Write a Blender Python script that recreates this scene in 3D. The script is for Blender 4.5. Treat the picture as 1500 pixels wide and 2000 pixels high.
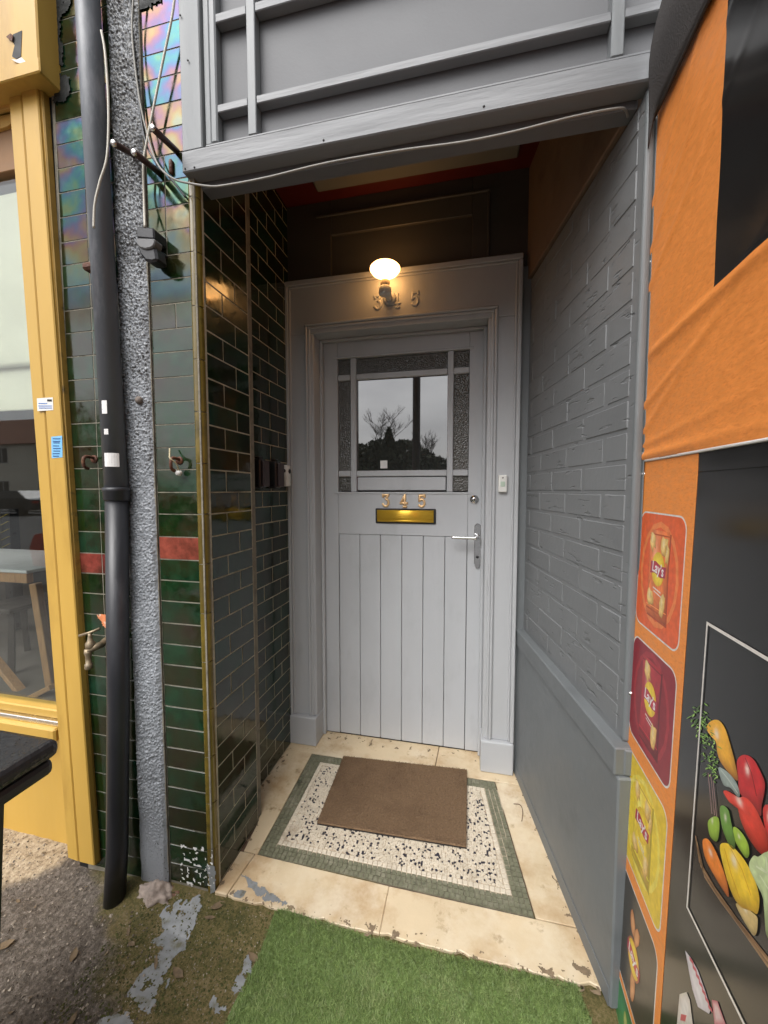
import bpy, bmesh, math, random
from mathutils import Vector, Matrix, noise, Euler
R = math.radians
scene = bpy.context.scene
for o in list(bpy.data.objects): bpy.data.objects.remove(o)
col = scene.collection

# ------------------------------------------------------------------ camera
CAM = Vector((0, 0, 1.27)); YAW = R(12.16); PITCH = R(3.35); FPX = 750.0
cam_d = bpy.data.cameras.new('camera'); cam = bpy.data.objects.new('camera', cam_d); col.objects.link(cam)
cam.location = CAM; cam.rotation_euler = (R(90) - PITCH, 0, YAW)
cam_d.sensor_fit = 'HORIZONTAL'; cam_d.sensor_width = 36; cam_d.lens = 36 * FPX / 1500
cam_d.clip_start = 0.01; cam_d.clip_end = 500
scene.camera = cam

# ------------------------------------------------------------------ sky and sun (overcast)
SUN_EL, SUN_AZ = 52, 200       # light comes from behind and left of the camera
w = bpy.data.worlds.new('World'); scene.world = w; w.use_nodes = True
nt = w.node_tree; nt.nodes.clear()
sky = nt.nodes.new('ShaderNodeTexSky'); sky.sky_type = 'NISHITA'; sky.sun_disc = False
sky.sun_elevation = R(SUN_EL); sky.sun_rotation = R(SUN_AZ); sky.air_density = 1.0; sky.dust_density = 4.0
hs = nt.nodes.new('ShaderNodeHueSaturation'); hs.inputs['Saturation'].default_value = 0.10
tc = nt.nodes.new('ShaderNodeTexCoord'); mp = nt.nodes.new('ShaderNodeMapping'); mp.inputs['Scale'].default_value = (2, 2, 5)
cl = nt.nodes.new('ShaderNodeTexNoise'); cl.inputs['Scale'].default_value = 1.6; cl.inputs['Detail'].default_value = 6
rp = nt.nodes.new('ShaderNodeValToRGB'); rp.color_ramp.elements[0].position = .3; rp.color_ramp.elements[1].position = .75
rp.color_ramp.elements[0].color = (.78, .78, .8, 1); rp.color_ramp.elements[1].color = (1.12, 1.12, 1.12, 1)
mx = nt.nodes.new('ShaderNodeMix'); mx.data_type = 'RGBA'; mx.blend_type = 'MULTIPLY'; mx.inputs[0].default_value = 1
bg = nt.nodes.new('ShaderNodeBackground'); bg.inputs['Strength'].default_value = 0.13
wo = nt.nodes.new('ShaderNodeOutputWorld')
L = nt.links.new
L(sky.outputs[0], hs.inputs['Color']); L(tc.outputs['Generated'], mp.inputs[0]); L(mp.outputs[0], cl.inputs['Vector'])
L(cl.outputs['Fac'], rp.inputs[0]); L(hs.outputs[0], mx.inputs[6]); L(rp.outputs[0], mx.inputs[7])
L(mx.outputs[2], bg.inputs['Color']); L(bg.outputs[0], wo.inputs[0])
sd = bpy.data.lights.new('sun', 'SUN'); sd.energy = 1.2; sd.angle = R(50); sd.color = (1, .97, .93)
sun = bpy.data.objects.new('sun', sd); col.objects.link(sun)
_az = R(SUN_AZ)
_to = Vector((math.sin(_az) * math.cos(R(SUN_EL)), math.cos(_az) * math.cos(R(SUN_EL)), math.sin(R(SUN_EL))))
sun.rotation_euler = _to.to_track_quat('Z', 'Y').to_euler()
vs = scene.view_settings; vs.view_transform = 'Standard'; vs.look = 'None'; vs.gamma = 1; vs.use_curve_mapping = False
vs.exposure = 1.0

# ------------------------------------------------------------------ pixel -> place helpers (photo is 1500x2000)
_fw = Vector((-math.sin(YAW) * math.cos(PITCH), math.cos(YAW) * math.cos(PITCH), -math.sin(PITCH)))
_rt = Vector((math.cos(YAW), math.sin(YAW), 0)); _up = _rt.cross(_fw)
def ray(u, v): return _fw + _rt * ((u - 750) / FPX) - _up * ((v - 1000) / FPX)
def onY(u, v, y): d = ray(u, v); return CAM + d * (y / d.y)
def onX(u, v, x): d = ray(u, v); return CAM + d * (x / d.x)
def onZ(u, v, z): d = ray(u, v); return CAM + d * ((z - CAM.z) / d.z)
FAC = 1.01           # plane of the tiled shopfront
PA = R(2.2); PX0, PY0 = 0.402, 1.005            # hoarding: starts at the facade, runs towards the street
PN = Vector((-math.cos(PA), math.sin(PA), 0)); PD = Vector((-math.sin(PA), -math.cos(PA), 0)); PO = Vector((PX0, PY0, 0))
def plean(z): return .0185 * max(0, 1.30 - z)      # the lower board stands out a little at its foot
def pan(u, v):
    d = ray(u, v); z = .6
    for _ in range(12): o = PO + PN * plean(z); P = CAM + d * (PN.dot(o - CAM) / PN.dot(d)); z = P.z
    return ((P - o).dot(PD), P.z)
def panp(s, z, off=0.0): return PO + PD * s + PN * (off + plean(z)) + Vector((0, 0, z))

# ------------------------------------------------------------------ mesh helpers
rnd = random.Random(7)
def wpos(o):
    p = Vector((0, 0, 0))
    while o is not None: p += o.location; o = o.parent
    return p
def link(name, me, mat=None, parent=None, loc=(0, 0, 0), rot=None):
    o = bpy.data.objects.new(name, me); col.objects.link(o)
    if mat is not None and me is not None and not me.materials:
        for m_ in (mat if isinstance(mat, (list, tuple)) else [mat]): me.materials.append(m_)
    loc = Vector(loc)
    if parent is not None: o.parent = parent; loc = loc - wpos(parent)
    o.location = loc
    if rot is not None: o.rotation_euler = rot
    return o
def tag(o, label=None, cat=None, group=None, kind=None):
    if label: o['label'] = label
    if cat: o['category'] = cat
    if group: o['group'] = group
    if kind: o['kind'] = kind
    return o
def thing(name, label, cat, loc=(0, 0, 0), group=None):
    o = bpy.data.objects.new(name, None); col.objects.link(o); o.location = loc; o.empty_display_size = .05
    return tag(o, label, cat, group)
def mesh(vs_, fs, smooth=False, name='mesh'):
    me = bpy.data.meshes.new(name); me.from_pydata([tuple(v) for v in vs_], [], fs); me.validate(); me.update()
    if smooth: me.polygons.foreach_set('use_smooth', [True] * len(me.polygons))
    return me
def fromb(bm, smooth=False):
    me = bpy.data.meshes.new('mesh'); bmesh.ops.recalc_face_normals(bm, faces=bm.faces); bm.to_mesh(me); bm.free()
    if smooth: me.polygons.foreach_set('use_smooth', [True] * len(me.polygons))
    return me
_cb = {}
def cbox(dx, dy, dz, b=.002, mat=None, seg=1):
    k = (round(dx, 4), round(dy, 4), round(dz, 4), b, mat.name if mat else None, seg)
    if k in _cb: return _cb[k]
    bm = bmesh.new(); bmesh.ops.create_cube(bm, size=1)
    for v in bm.verts: v.co = Vector((v.co.x * dx, v.co.y * dy, v.co.z * dz))
    if b > 0: bmesh.ops.bevel(bm, geom=list(bm.edges), offset=min(b, dx * .4, dy * .4, dz * .4), segments=seg, profile=.5, affect='EDGES')
    me = fromb(bm); _cb[k] = me
    if mat: me.materials.append(mat)
    return me
def box(name, x0, x1, y0, y1, z0, z1, mat, parent=None, b=.002, rot=None, seg=1):
    me = cbox(abs(x1 - x0), abs(y1 - y0), abs(z1 - z0), b, mat, seg)
    return link(name, me, None, parent, ((x0 + x1) / 2, (y0 + y1) / 2, (z0 + z1) / 2), rot)
def smooth_path(pts, n=6):
    pts = [Vector(p) for p in pts]; out = []
    for i in range(len(pts) - 1):
        p0 = pts[max(i - 1, 0)]; p1 = pts[i]; p2 = pts[i + 1]; p3 = pts[min(i + 2, len(pts) - 1)]
        for k in range(n):
            t = k / n
            out.append(.5 * ((2 * p1) + (p2 - p0) * t + (2 * p0 - 5 * p1 + 4 * p2 - p3) * t * t + (3 * p1 - p0 - 3 * p2 + p3) * t ** 3))
    out.append(pts[-1]); return out
def tube_data(pts, r, n=10, vs_=None, fs=None, cap=True):
    vs_ = [] if vs_ is None else vs_; fs = [] if fs is None else fs
    pts = [Vector(p) for p in pts]; rs = r if isinstance(r, (list, tuple)) else [r] * len(pts)
    base = len(vs_); prev = None
    for i, p in enumerate(pts):
        t = (pts[min(i + 1, len(pts) - 1)] - pts[max(i - 1, 0)]).normalized()
        if prev is None: a = t.orthogonal().normalized()
        else:
            a = prev - t * prev.dot(t)
            a = a.normalized() if a.length > 1e-6 else t.orthogonal().normalized()
        prev = a; b = t.cross(a)
        for k in range(n):
            an = 2 * math.pi * k / n; vs_.append(p + (a * math.cos(an) + b * math.sin(an)) * rs[i])
    for i in range(len(pts) - 1):
        for k in range(n):
            q = base + i * n; k2 = (k + 1) % n; fs.append((q + k, q + k2, q + n + k2, q + n + k))
    if cap:
        fs.append(tuple(base + k for k in range(n))[::-1]); q = base + (len(pts) - 1) * n; fs.append(tuple(q + k for k in range(n)))
    return vs_, fs
def tube(name, pts, r, mat, parent=None, n=10, sm=0):
    if sm: pts = smooth_path(pts, sm)
    v, f = tube_data(pts, r, n); me = mesh(v, f, True); o = link(name, me, mat, parent); o.location = -wpos(parent) if parent else (0, 0, 0)
    return o
def lathe(name, prof, c, mat, parent=None, n=24, axis='Z', smooth=True):
    vs_ = []; fs = []
    for r_, h in prof:
        for k in range(n):
            a = 2 * math.pi * k / n; x, y = r_ * math.cos(a), r_ * math.sin(a)
            vs_.append({'Z': (x, y, h), 'Y': (x, h, y), 'X': (h, x, y)}[axis])
    for i in range(len(prof) - 1):
        for k in range(n):
            k2 = (k + 1) % n; fs.append((i * n + k, i * n + k2, i * n + n + k2, i * n + n + k))
    fs.append(tuple(range(n))[::-1]); fs.append(tuple((len(prof) - 1) * n + k for k in range(n)))
    bm = bmesh.new(); me0 = mesh(vs_, fs); bm.from_mesh(me0); bpy.data.meshes.remove(me0)
    me = fromb(bm, smooth)
    return link(name, me, mat, parent, c)
def extr(name, pts, dvec, mat, parent=None, b=0):
    """closed 3-D polygon extruded by dvec"""
    bm = bmesh.new(); d = Vector(dvec); pts = [Vector(p) for p in pts]
    c = sum(pts, Vector()) / len(pts)
    a = [bm.verts.new(p - c) for p in pts]; e = [bm.verts.new(p - c + d) for p in pts]
    bm.faces.new(a); bm.faces.new(e[::-1]); n = len(pts)
    for i in range(n): bm.faces.new((a[i], e[i], e[(i + 1) % n], a[(i + 1) % n]))
    bmesh.ops.recalc_face_normals(bm, faces=bm.faces)
    if b: bmesh.ops.bevel(bm, geom=list(bm.edges), offset=b, segments=1, affect='EDGES')
    return link(name, fromb(bm), mat, parent, c)
def inpoly(x, y, P):
    c = False; j = len(P) - 1
    for i in range(len(P)):
        if (P[i][1] > y) != (P[j][1] > y) and x < (P[j][0] - P[i][0]) * (y - P[i][1]) / (P[j][1] - P[i][1]) + P[i][0]: c = not c
        j = i
    return c
def text_mesh(s, size, extrude=0.0, bevel=0.0):
    cu = bpy.data.curves.new('t', 'FONT'); cu.body = s; cu.size = size; cu.align_x = 'CENTER'; cu.align_y = 'CENTER'
    cu.extrude = extrude; cu.bevel_depth = bevel; cu.offset = size * .022; cu.resolution_u = 4
    o = bpy.data.objects.new('t', cu); col.objects.link(o); dg = bpy.context.evaluated_depsgraph_get(); dg.update()
    me = bpy.data.meshes.new_from_object(o.evaluated_get(dg)); bpy.data.objects.remove(o); bpy.data.curves.remove(cu); me.materials.clear()
    return me

# ------------------------------------------------------------------ materials
def mat(name, c, rough=.5, var=.12, scale=9, c2=None, c2pos=(.55, .7), c2scale=14, bump=0., bscale=80, bdetail=4, stretch=(1, 1, 1), metal=0.,
        ior=1.5, coat=0., rand=0., rvar=.1, dirt=None, emit=None, estr=0.):
    m = bpy.data.materials.new(name); m.use_nodes = True; t = m.node_tree; N = t.nodes; K = t.links.new
    p = N['Principled BSDF']; g = N.new('ShaderNodeNewGeometry')
    mpn = N.new('ShaderNodeMapping'); mpn.inputs['Scale'].default_value = stretch; K(g.outputs['Position'], mpn.inputs[0])
    n1 = N.new('ShaderNodeTexNoise'); n1.inputs['Scale'].default_value = scale; n1.inputs['Detail'].default_value = 5; n1.inputs['Roughness'].default_value = .6
    K(mpn.outputs[0], n1.inputs['Vector'])
    mr = N.new('ShaderNodeMapRange'); mr.inputs[1].default_value = .25; mr.inputs[2].default_value = .75
    mr.inputs[3].default_value = 1 - var; mr.inputs[4].default_value = 1 + var; K(n1.outputs['Fac'], mr.inputs[0])
    val = mr.outputs[0]
    if rand:
        oi = N.new('ShaderNodeObjectInfo'); m2 = N.new('ShaderNodeMapRange'); m2.inputs[3].default_value = 1 - rand; m2.inputs[4].default_value = 1 + rand
        K(oi.outputs['Random'], m2.inputs[0]); mm = N.new('ShaderNodeMath'); mm.operation = 'MULTIPLY'; K(val, mm.inputs[0]); K(m2.outputs[0], mm.inputs[1]); val = mm.outputs[0]
    vm = N.new('ShaderNodeVectorMath'); vm.operation = 'SCALE'; vm.inputs[0].default_value = c; K(val, vm.inputs['Scale'])
    out = vm.outputs[0]
    def overlay(out, cc, pos, sc, strch=(1, 1, 1)):
        n2 = N.new('ShaderNodeTexNoise'); n2.inputs['Scale'].default_value = sc; n2.inputs['Detail'].default_value = 8; n2.inputs['Roughness'].default_value = .65
        mq = N.new('ShaderNodeMapping'); mq.inputs['Scale'].default_value = strch; mq.inputs['Location'].default_value = (3.1, 7.7, 1.3)
        K(g.outputs['Position'], mq.inputs[0]); K(mq.outputs[0], n2.inputs['Vector'])
        r_ = N.new('ShaderNodeValToRGB'); r_.color_ramp.elements[0].position = pos[0]; r_.color_ramp.elements[1].position = pos[1]; K(n2.outputs['Fac'], r_.inputs[0])
        x = N.new('ShaderNodeMix'); x.data_type = 'RGBA'; K(r_.outputs[0], x.inputs[0]); K(out, x.inputs[6]); x.inputs[7].default_value = (*cc, 1)
        return x.outputs[2]
    if c2: out = overlay(out, c2, c2pos, c2scale, stretch)
    if dirt:
        for dd in dirt: out = overlay(out, *dd)
    K(out, p.inputs['Base Color'])
    p.inputs['Metallic'].default_value = metal; p.inputs['IOR'].default_value = ior; p.inputs['Coat Weight'].default_value = coat; p.inputs['Coat Roughness'].default_value = .05
    r2 = N.new('ShaderNodeMapRange'); r2.inputs[1].default_value = .3; r2.inputs[2].default_value = .7
    r2.inputs[3].default_value = max(.0, rough - rvar * rough * 2); r2.inputs[4].default_value = min(1, rough + rvar * rough * 2); K(n1.outputs['Fac'], r2.inputs[0]); K(r2.outputs[0], p.inputs['Roughness'])
    if bump:
        n3 = N.new('ShaderNodeTexNoise'); n3.inputs['Scale'].default_value = bscale; n3.inputs['Detail'].default_value = bdetail; K(mpn.outputs[0], n3.inputs['Vector'])
        b = N.new('ShaderNodeBump'); b.inputs['Strength'].default_value = min(1, bump); b.inputs['Distance'].default_value = .004 * max(1, bump); K(n3.outputs['Fac'], b.inputs['Height']); K(b.outputs[0], p.inputs['Normal'])
    if emit: p.inputs['Emission Color'].default_value = (*emit, 1); p.inputs['Emission Strength'].default_value = estr
    return m
def nodes(m): return m.node_tree.nodes, m.node_tree.links.new

PAINT = mat('pale_grey_paint', (.455, .468, .485), .45, .05, 5, c2=(.38, .39, .40), c2pos=(.55, .8), c2scale=6, dirt=[((.26, .25, .24), (.72, .78), 34)], bump=.25, bscale=45, stretch=(1, 1, .35))
FRAMEP = mat('pale_grey_frame_paint', (.43, .44, .452), .45, .05, 5, c2=(.31, .31, .31), c2pos=(.6, .8), c2scale=5, bump=.3, bscale=40, stretch=(1, 1, .3))
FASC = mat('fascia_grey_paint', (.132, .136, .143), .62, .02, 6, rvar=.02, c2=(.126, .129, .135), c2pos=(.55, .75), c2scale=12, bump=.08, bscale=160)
FASCW = mat('weathered_fascia_timber', (.185, .192, .20), .48, .10, 7, c2=(.12, .12, .12), c2pos=(.62, .74), c2scale=9, bump=.7, bscale=30, stretch=(.16, 1, 1.4))
FASCV = mat('weathered_upright_timber', (.20, .212, .218), .48, .12, 7, c2=(.11, .11, .11), c2pos=(.62, .76), c2scale=9, bump=.7, bscale=30, stretch=(1, 1, .16))
EDGEP = mat('blue_grey_edge_trim', (.155, .170, .174), .45, .12, 7, c2=(.10, .11, .112), c2pos=(.60, .76), c2scale=8, bump=.4, bscale=30, stretch=(1, 1, .16))
BRICKP = mat('grey_painted_brick', (.172, .179, .182), .5, .08, 8, bump=0, rand=.05)
DADO = mat('dark_grey_dado_paint', (.150, .162, .167), .5, .06, 4, c2=(.12, .13, .135), c2pos=(.55, .75), c2scale=5, bump=.3, bscale=30, dirt=[((.3, .29, .26), (.72, .75), 40)])
GROUT = mat('pale_grout', (.20, .18, .14), .9, .25, 30, c2=(.07, .065, .05), c2pos=(.5, .7), c2scale=20, bump=.5, bscale=200)
GROUT2 = mat('cream_grout', (.40, .36, .27), .9, .25, 30, c2=(.22, .19, .14), c2pos=(.5, .7), c2scale=20)
BLACKM = mat('black_plastic', (.018, .018, .02), .32, .2, 20, bump=.08, bscale=200)
BLACKD = mat('matt_black', (.012, .012, .012), .6, .2, 20)
BROWNM = mat('brown_rust', (.10, .035, .018), .7, .35, 60, c2=(.22, .09, .03), c2scale=60, bump=.5, bscale=200)
TUBEM = mat('brown_enamelled_steel', (.06, .03, .026), .4, .2, 30)
STEEL = mat('cut_steel', (.75, .73, .70), .25, .1, 50, metal=1)
CHROME = mat('chrome', (.72, .72, .72), .12, .05, 50, metal=1)
BRASS = mat('polished_brass', (.90, .55, .06), .34, .03, 6, metal=.7)
COPPERN = mat('brass_numeral', (.86, .58, .30), .38, .12, 60, metal=.55)
YELLOW = mat('yellow_gloss_paint', (.53, .325, .065), .42, .08, 5, c2=(.40, .23, .042), c2pos=(.55, .75), c2scale=6, bump=.15, bscale=40, stretch=(1, 1, .25), dirt=[((.22, .15, .05), (.72, .82), 30)])
WOOD = mat('pine_timber', (.45, .25, .11), .55, .18, 14, c2=(.30, .15, .06), c2scale=10, stretch=(4, 4, .6))
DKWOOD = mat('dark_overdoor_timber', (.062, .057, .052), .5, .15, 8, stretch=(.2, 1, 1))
REDP = mat('red_ceiling_paint', (.085, .008, .005), .5, .1, 6)
CEILP = mat('pale_ceiling_board', (.15, .148, .135), .8, .06, 5)
BEIGE = mat('beige_plasterboard', (.17, .11, .07), .75, .12, 5, c2=(.10, .06, .04), c2scale=3)
STONE = mat('cream_marble', (.62, .50, .33), .45, .10, 5, c2=(.40, .25, .12), c2pos=(.46, .72), c2scale=6, bump=.12, bscale=90,
            dirt=[((.70, .61, .46), (.50, .70), 5), ((.30, .20, .10), (.60, .74), 19), ((.12, .09, .06), (.70, .75), 55)])
JOINT = mat('dark_joint', (.13, .08, .05), .9, .3, 30)
GREENT = mat('green_tessera', (.155, .155, .100), .5, .30, 60, c2=(.25, .235, .17), c2pos=(.5, .7), c2scale=25, dirt=[((.07, .075, .05), (.6, .7), 12)])
WHITET = mat('cream_tessera', (.60, .53, .42), .5, .15, 40, c2=(.38, .31, .22), c2pos=(.55, .75), c2scale=10)
DARKT = mat('black_tessera', (.025, .023, .035), .45, .3, 40)
GROUTF = mat('floor_grout', (.42, .35, .26), .9, .2, 30, c2=(.2, .15, .1), c2scale=12)
COIR = mat('brown_coir', (.20, .125, .068), .95, .40, 160, c2=(.12, .070, .036), c2pos=(.5, .8), c2scale=7, bump=1, bscale=400)
RUBBER = mat('black_rubber', (.02, .018, .016), .7)
WHITEP = mat('white_plastic', (.72, .71, .67), .4, .04, 30)
STICK = mat('white_sticker', (.72, .71, .69), .6, .08, 60, c2=(.35, .35, .36), c2pos=(.62, .66), c2scale=130)
CABLEW = mat('grey_white_cable', (.50, .47, .40), .5, .12, 30)
CABLEG = mat('grey_cable_sheath', (.26, .25, .225), .5, .15, 30)
CABLEK = mat('dark_cable', (.06, .065, .075), .5)
PIPEU = mat('grey_painted_pipe', (.115, .125, .14), .42, .15, 10, c2=(.26, .27, .29), c2pos=(.50, .66), c2scale=8, stretch=(1, 1, .25), bump=.15, bscale=60)
PIPEL = mat('black_painted_pipe', (.022, .023, .027), .38, .25, 10, c2=(.06, .06, .065), c2pos=(.58, .72), c2scale=7, stretch=(1, 1, .3), bump=.15, bscale=60, dirt=[((.25, .24, .22), (.72, .74), 60)])
TARP = mat('black_canvas', (.045, .040, .038), .75, .15, 20, bump=.4, bscale=300)
ORANGE = mat('orange_printed_vinyl', (.88, .30, .065), .5, .10, 60, c2=(.72, .22, .045), c2pos=(.5, .75), c2scale=150, bump=.10, bscale=110, stretch=(.6, .6, 1.6))
PBLACK = mat('black_printed_vinyl', (.022, .022, .022), .16, .2, 6, dirt=[((.09, .085, .08), (.76, .79), 70)])
WHITEF = mat('white_board_edge', (.68, .66, .62), .5)
PAPER = mat('cream_window_paper', (.72, .68, .52), .8, .06, 4, bump=.5, bscale=12)
CARPET = mat('shop_floor', (.10, .085, .07), .8, .2, 4)
SHOPW = mat('shop_wall', (.22, .19, .15), .8, .1, 3)
PAINTS = mat('spilled_grey_paint', (.225, .235, .24), .35, .15, 30, c2=(.13, .125, .085), c2pos=(.52, .68), c2scale=35)
BITUM = mat('black_bitumen', (.008, .010, .009), .75, .3, 30, bump=.6, bscale=90)

# glazed tile: dark bottle green, lustre that turns iridescent on the upper rows of the front
def tile_mat(name, c, c2, film=True, r=.07, ior=1.75, hue=True):
    m = mat(name, c, r, .45, 26, c2=c2, c2pos=(.42, .68), c2scale=9, rand=.35, ior=ior, rvar=.4)
    N, K = nodes(m); p = N['Principled BSDF']
    # per-tile hue shift
    lo_, hi_ = (.42, .54) if hue else (.49, .51)
    oi = N.new('ShaderNodeObjectInfo'); hsv = N.new('ShaderNodeHueSaturation'); mr = N.new('ShaderNodeMapRange'); mr.inputs[3].default_value = lo_; mr.inputs[4].default_value = hi_
    K(oi.outputs['Random'], mr.inputs[0]); K(mr.outputs[0], hsv.inputs['Hue'])
    src = p.inputs['Base Color'].links[0].from_socket; K(src, hsv.inputs['Color']); K(hsv.outputs[0], p.inputs['Base Color'])
    g = N.new('ShaderNodeNewGeometry')
    nz = N.new('ShaderNodeTexNoise'); nz.inputs['Scale'].default_value = 11; nz.inputs['Detail'].default_value = 2; K(g.outputs['Position'], nz.inputs['Vector'])
    bp = N.new('ShaderNodeBump'); bp.inputs['Strength'].default_value = .12; bp.inputs['Distance'].default_value = .01; K(nz.outputs['Fac'], bp.inputs['Height']); K(bp.outputs[0], p.inputs['Normal'])
    if film:
        sp = N.new('ShaderNodeSeparateXYZ'); K(g.outputs['Position'], sp.inputs[0])
        # crazed lustre layer: thickness wanders over each tile; fades to nothing on the lower rows
        w_ = N.new('ShaderNodeTexNoise'); w_.inputs['Scale'].default_value = 7; w_.inputs['Detail'].default_value = 3
        ad = N.new('ShaderNodeVectorMath'); ad.operation = 'ADD'; K(g.outputs['Position'], ad.inputs[0])
        cr = N.new('ShaderNodeVectorMath'); cr.operation = 'SCALE'; cr.inputs[0].default_value = (3, 5, 1); K(oi.outputs['Random'], cr.inputs['Scale']); K(cr.outputs[0], ad.inputs[1])
        K(ad.outputs[0], w_.inputs['Vector'])
        th = N.new('ShaderNodeMapRange'); th.inputs[1].default_value = .3; th.inputs[2].default_value = .7; th.inputs[3].default_value = 400; th.inputs[4].default_value = 820; K(w_.outputs['Fac'], th.inputs[0])
        hz = N.new('ShaderNodeMapRange'); hz.inputs[1].default_value = 1.75; hz.inputs[2].default_value = 2.1; hz.inputs[3].default_value = .0; hz.inputs[4].default_value = 1.0; K(sp.outputs['Z'], hz.inputs[0])
        ml = N.new('ShaderNodeMath'); ml.operation = 'MULTIPLY'; K(th.outputs[0], ml.inputs[0]); K(hz.outputs[0], ml.inputs[1])
        K(ml.outputs[0], p.inputs['Thin Film Thickness']); p.inputs['Thin Film IOR'].default_value = 1.06
    return m
TILEF = tile_mat('lustre_green_tile', (.005, .027, .010), (.017, .015, .004), True, .13, 1.68)
TILER = tile_mat('bottle_green_tile', (.005, .022, .010), (.013, .013, .005), False, .10, 1.48)
BULL = mat('olive_bullnose_glaze', (.13, .092, .016), .22, .25, 25, c2=(.07, .052, .010), c2scale=12, ior=1.6, rand=.15)

# rustic creased bricks under thick paint: creases are fine relief
def crease(m, strength=1):
    N, K = nodes(m); p = N['Principled BSDF']; g = N.new('ShaderNodeNewGeometry'); mp_ = N.new('ShaderNodeMapping'); mp_.inputs['Scale'].default_value = (9, 9, 42); mp_.inputs['Rotation'].default_value = (.10, 0, 0)
    K(g.outputs['Position'], mp_.inputs[0]); n_ = N.new('ShaderNodeTexNoise'); n_.inputs['Scale'].default_value = 1.5; n_.inputs['Detail'].default_value = 3; K(mp_.outputs[0], n_.inputs['Vector'])
    r_ = N.new('ShaderNodeValToRGB'); e = r_.color_ramp.elements; e[0].position = .30; e[0].color = (0, 0, 0, 1); e[1].position = .37; e[1].color = (1, 1, 1, 1); K(n_.outputs['Fac'], r_.inputs[0])
    n4 = N.new('ShaderNodeTexNoise'); n4.inputs['Scale'].default_value = 60; K(g.outputs['Position'], n4.inputs['Vector'])
    ad = N.new('ShaderNodeMath'); ad.operation = 'MULTIPLY_ADD'; K(n4.outputs['Fac'], ad.inputs[0]); ad.inputs[1].default_value = .25; K(r_.outputs[0], ad.inputs[2])
    b = N.new('ShaderNodeBump'); b.inputs['Strength'].default_value = strength; b.inputs['Distance'].default_value = .0032; K(ad.outputs[0], b.inputs['Height']); K(b.outputs[0], p.inputs['Normal'])
    b.inputs['Strength'].default_value = .85
crease(BRICKP)

# printed matter: colours come from a colour attribute on the print
def print_mat():
    m = bpy.data.materials.new('print_ink'); m.use_nodes = True; N, K = nodes(m); p = N['Principled BSDF']
    a = N.new('ShaderNodeVertexColor'); a.layer_name = 'Col'
    g = N.new('ShaderNodeNewGeometry'); n1 = N.new('ShaderNodeTexNoise'); n1.inputs['Scale'].default_value = 70; n1.inputs['Detail'].default_value = 4; K(g.outputs['Position'], n1.inputs['Vector'])
    mr = N.new('ShaderNodeMapRange'); mr.inputs[1].default_value = .3; mr.inputs[2].default_value = .7; mr.inputs[3].default_value = .86; mr.inputs[4].default_value = 1.12; K(n1.outputs['Fac'], mr.inputs[0])
    v = N.new('ShaderNodeVectorMath'); v.operation = 'SCALE'; K(a.outputs['Color'], v.inputs[0]); K(mr.outputs[0], v.inputs['Scale']); K(v.outputs[0], p.inputs['Base Color'])
    p.inputs['Roughness'].default_value = .28
    return m
INK = print_mat()

def glass_mat(name, ior=1.55, tint=(.9, .93, .92)):
    m = bpy.data.materials.new(name); m.use_nodes = True; N, K = nodes(m); N.clear()
    tr = N.new('ShaderNodeBsdfTransparent'); tr.inputs[0].default_value = (*tint, 1); gl = N.new('ShaderNodeBsdfGlossy'); gl.inputs['Roughness'].default_value = .015
    fr = N.new('ShaderNodeFresnel'); ge = N.new('ShaderNodeNewGeometry'); im = N.new('ShaderNodeMapRange'); im.inputs[3].default_value = ior; im.inputs[4].default_value = 1 / ior; K(ge.outputs['Backfacing'], im.inputs[0]); K(im.outputs[0], fr.inputs[0]); mx_ = N.new('ShaderNodeMixShader'); o = N.new('ShaderNodeOutputMaterial')
    K(fr.outputs[0], mx_.inputs[0]); K(tr.outputs[0], mx_.inputs[1]); K(gl.outputs[0], mx_.inputs[2]); K(mx_.outputs[0], o.inputs[0]); return m
SHOPGLASS = glass_mat('shop_window_glass', 1.8)
DOORGLASS = mat('door_pane_glass', (.030, .031, .030), .015, .1, 3, ior=2.5, rvar=.1)
OBSC = mat('obscure_glass', (.075, .072, .062), .22, .3, 60, ior=1.65)
def obscure(m):
    N, K = nodes(m); p = N['Principled BSDF']; g = N.new('ShaderNodeNewGeometry'); v = N.new('ShaderNodeTexVoronoi'); v.inputs['Scale'].default_value = 190; v.feature = 'SMOOTH_F1'; K(g.outputs['Position'], v.inputs['Vector'])
    b = N.new('ShaderNodeBump'); b.inputs['Strength'].default_value = .8; b.inputs['Distance'].default_value = .004; K(v.outputs['Distance'], b.inputs['Height']); K(b.outputs[0], p.inputs['Normal'])
obscure(OBSC)

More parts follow.
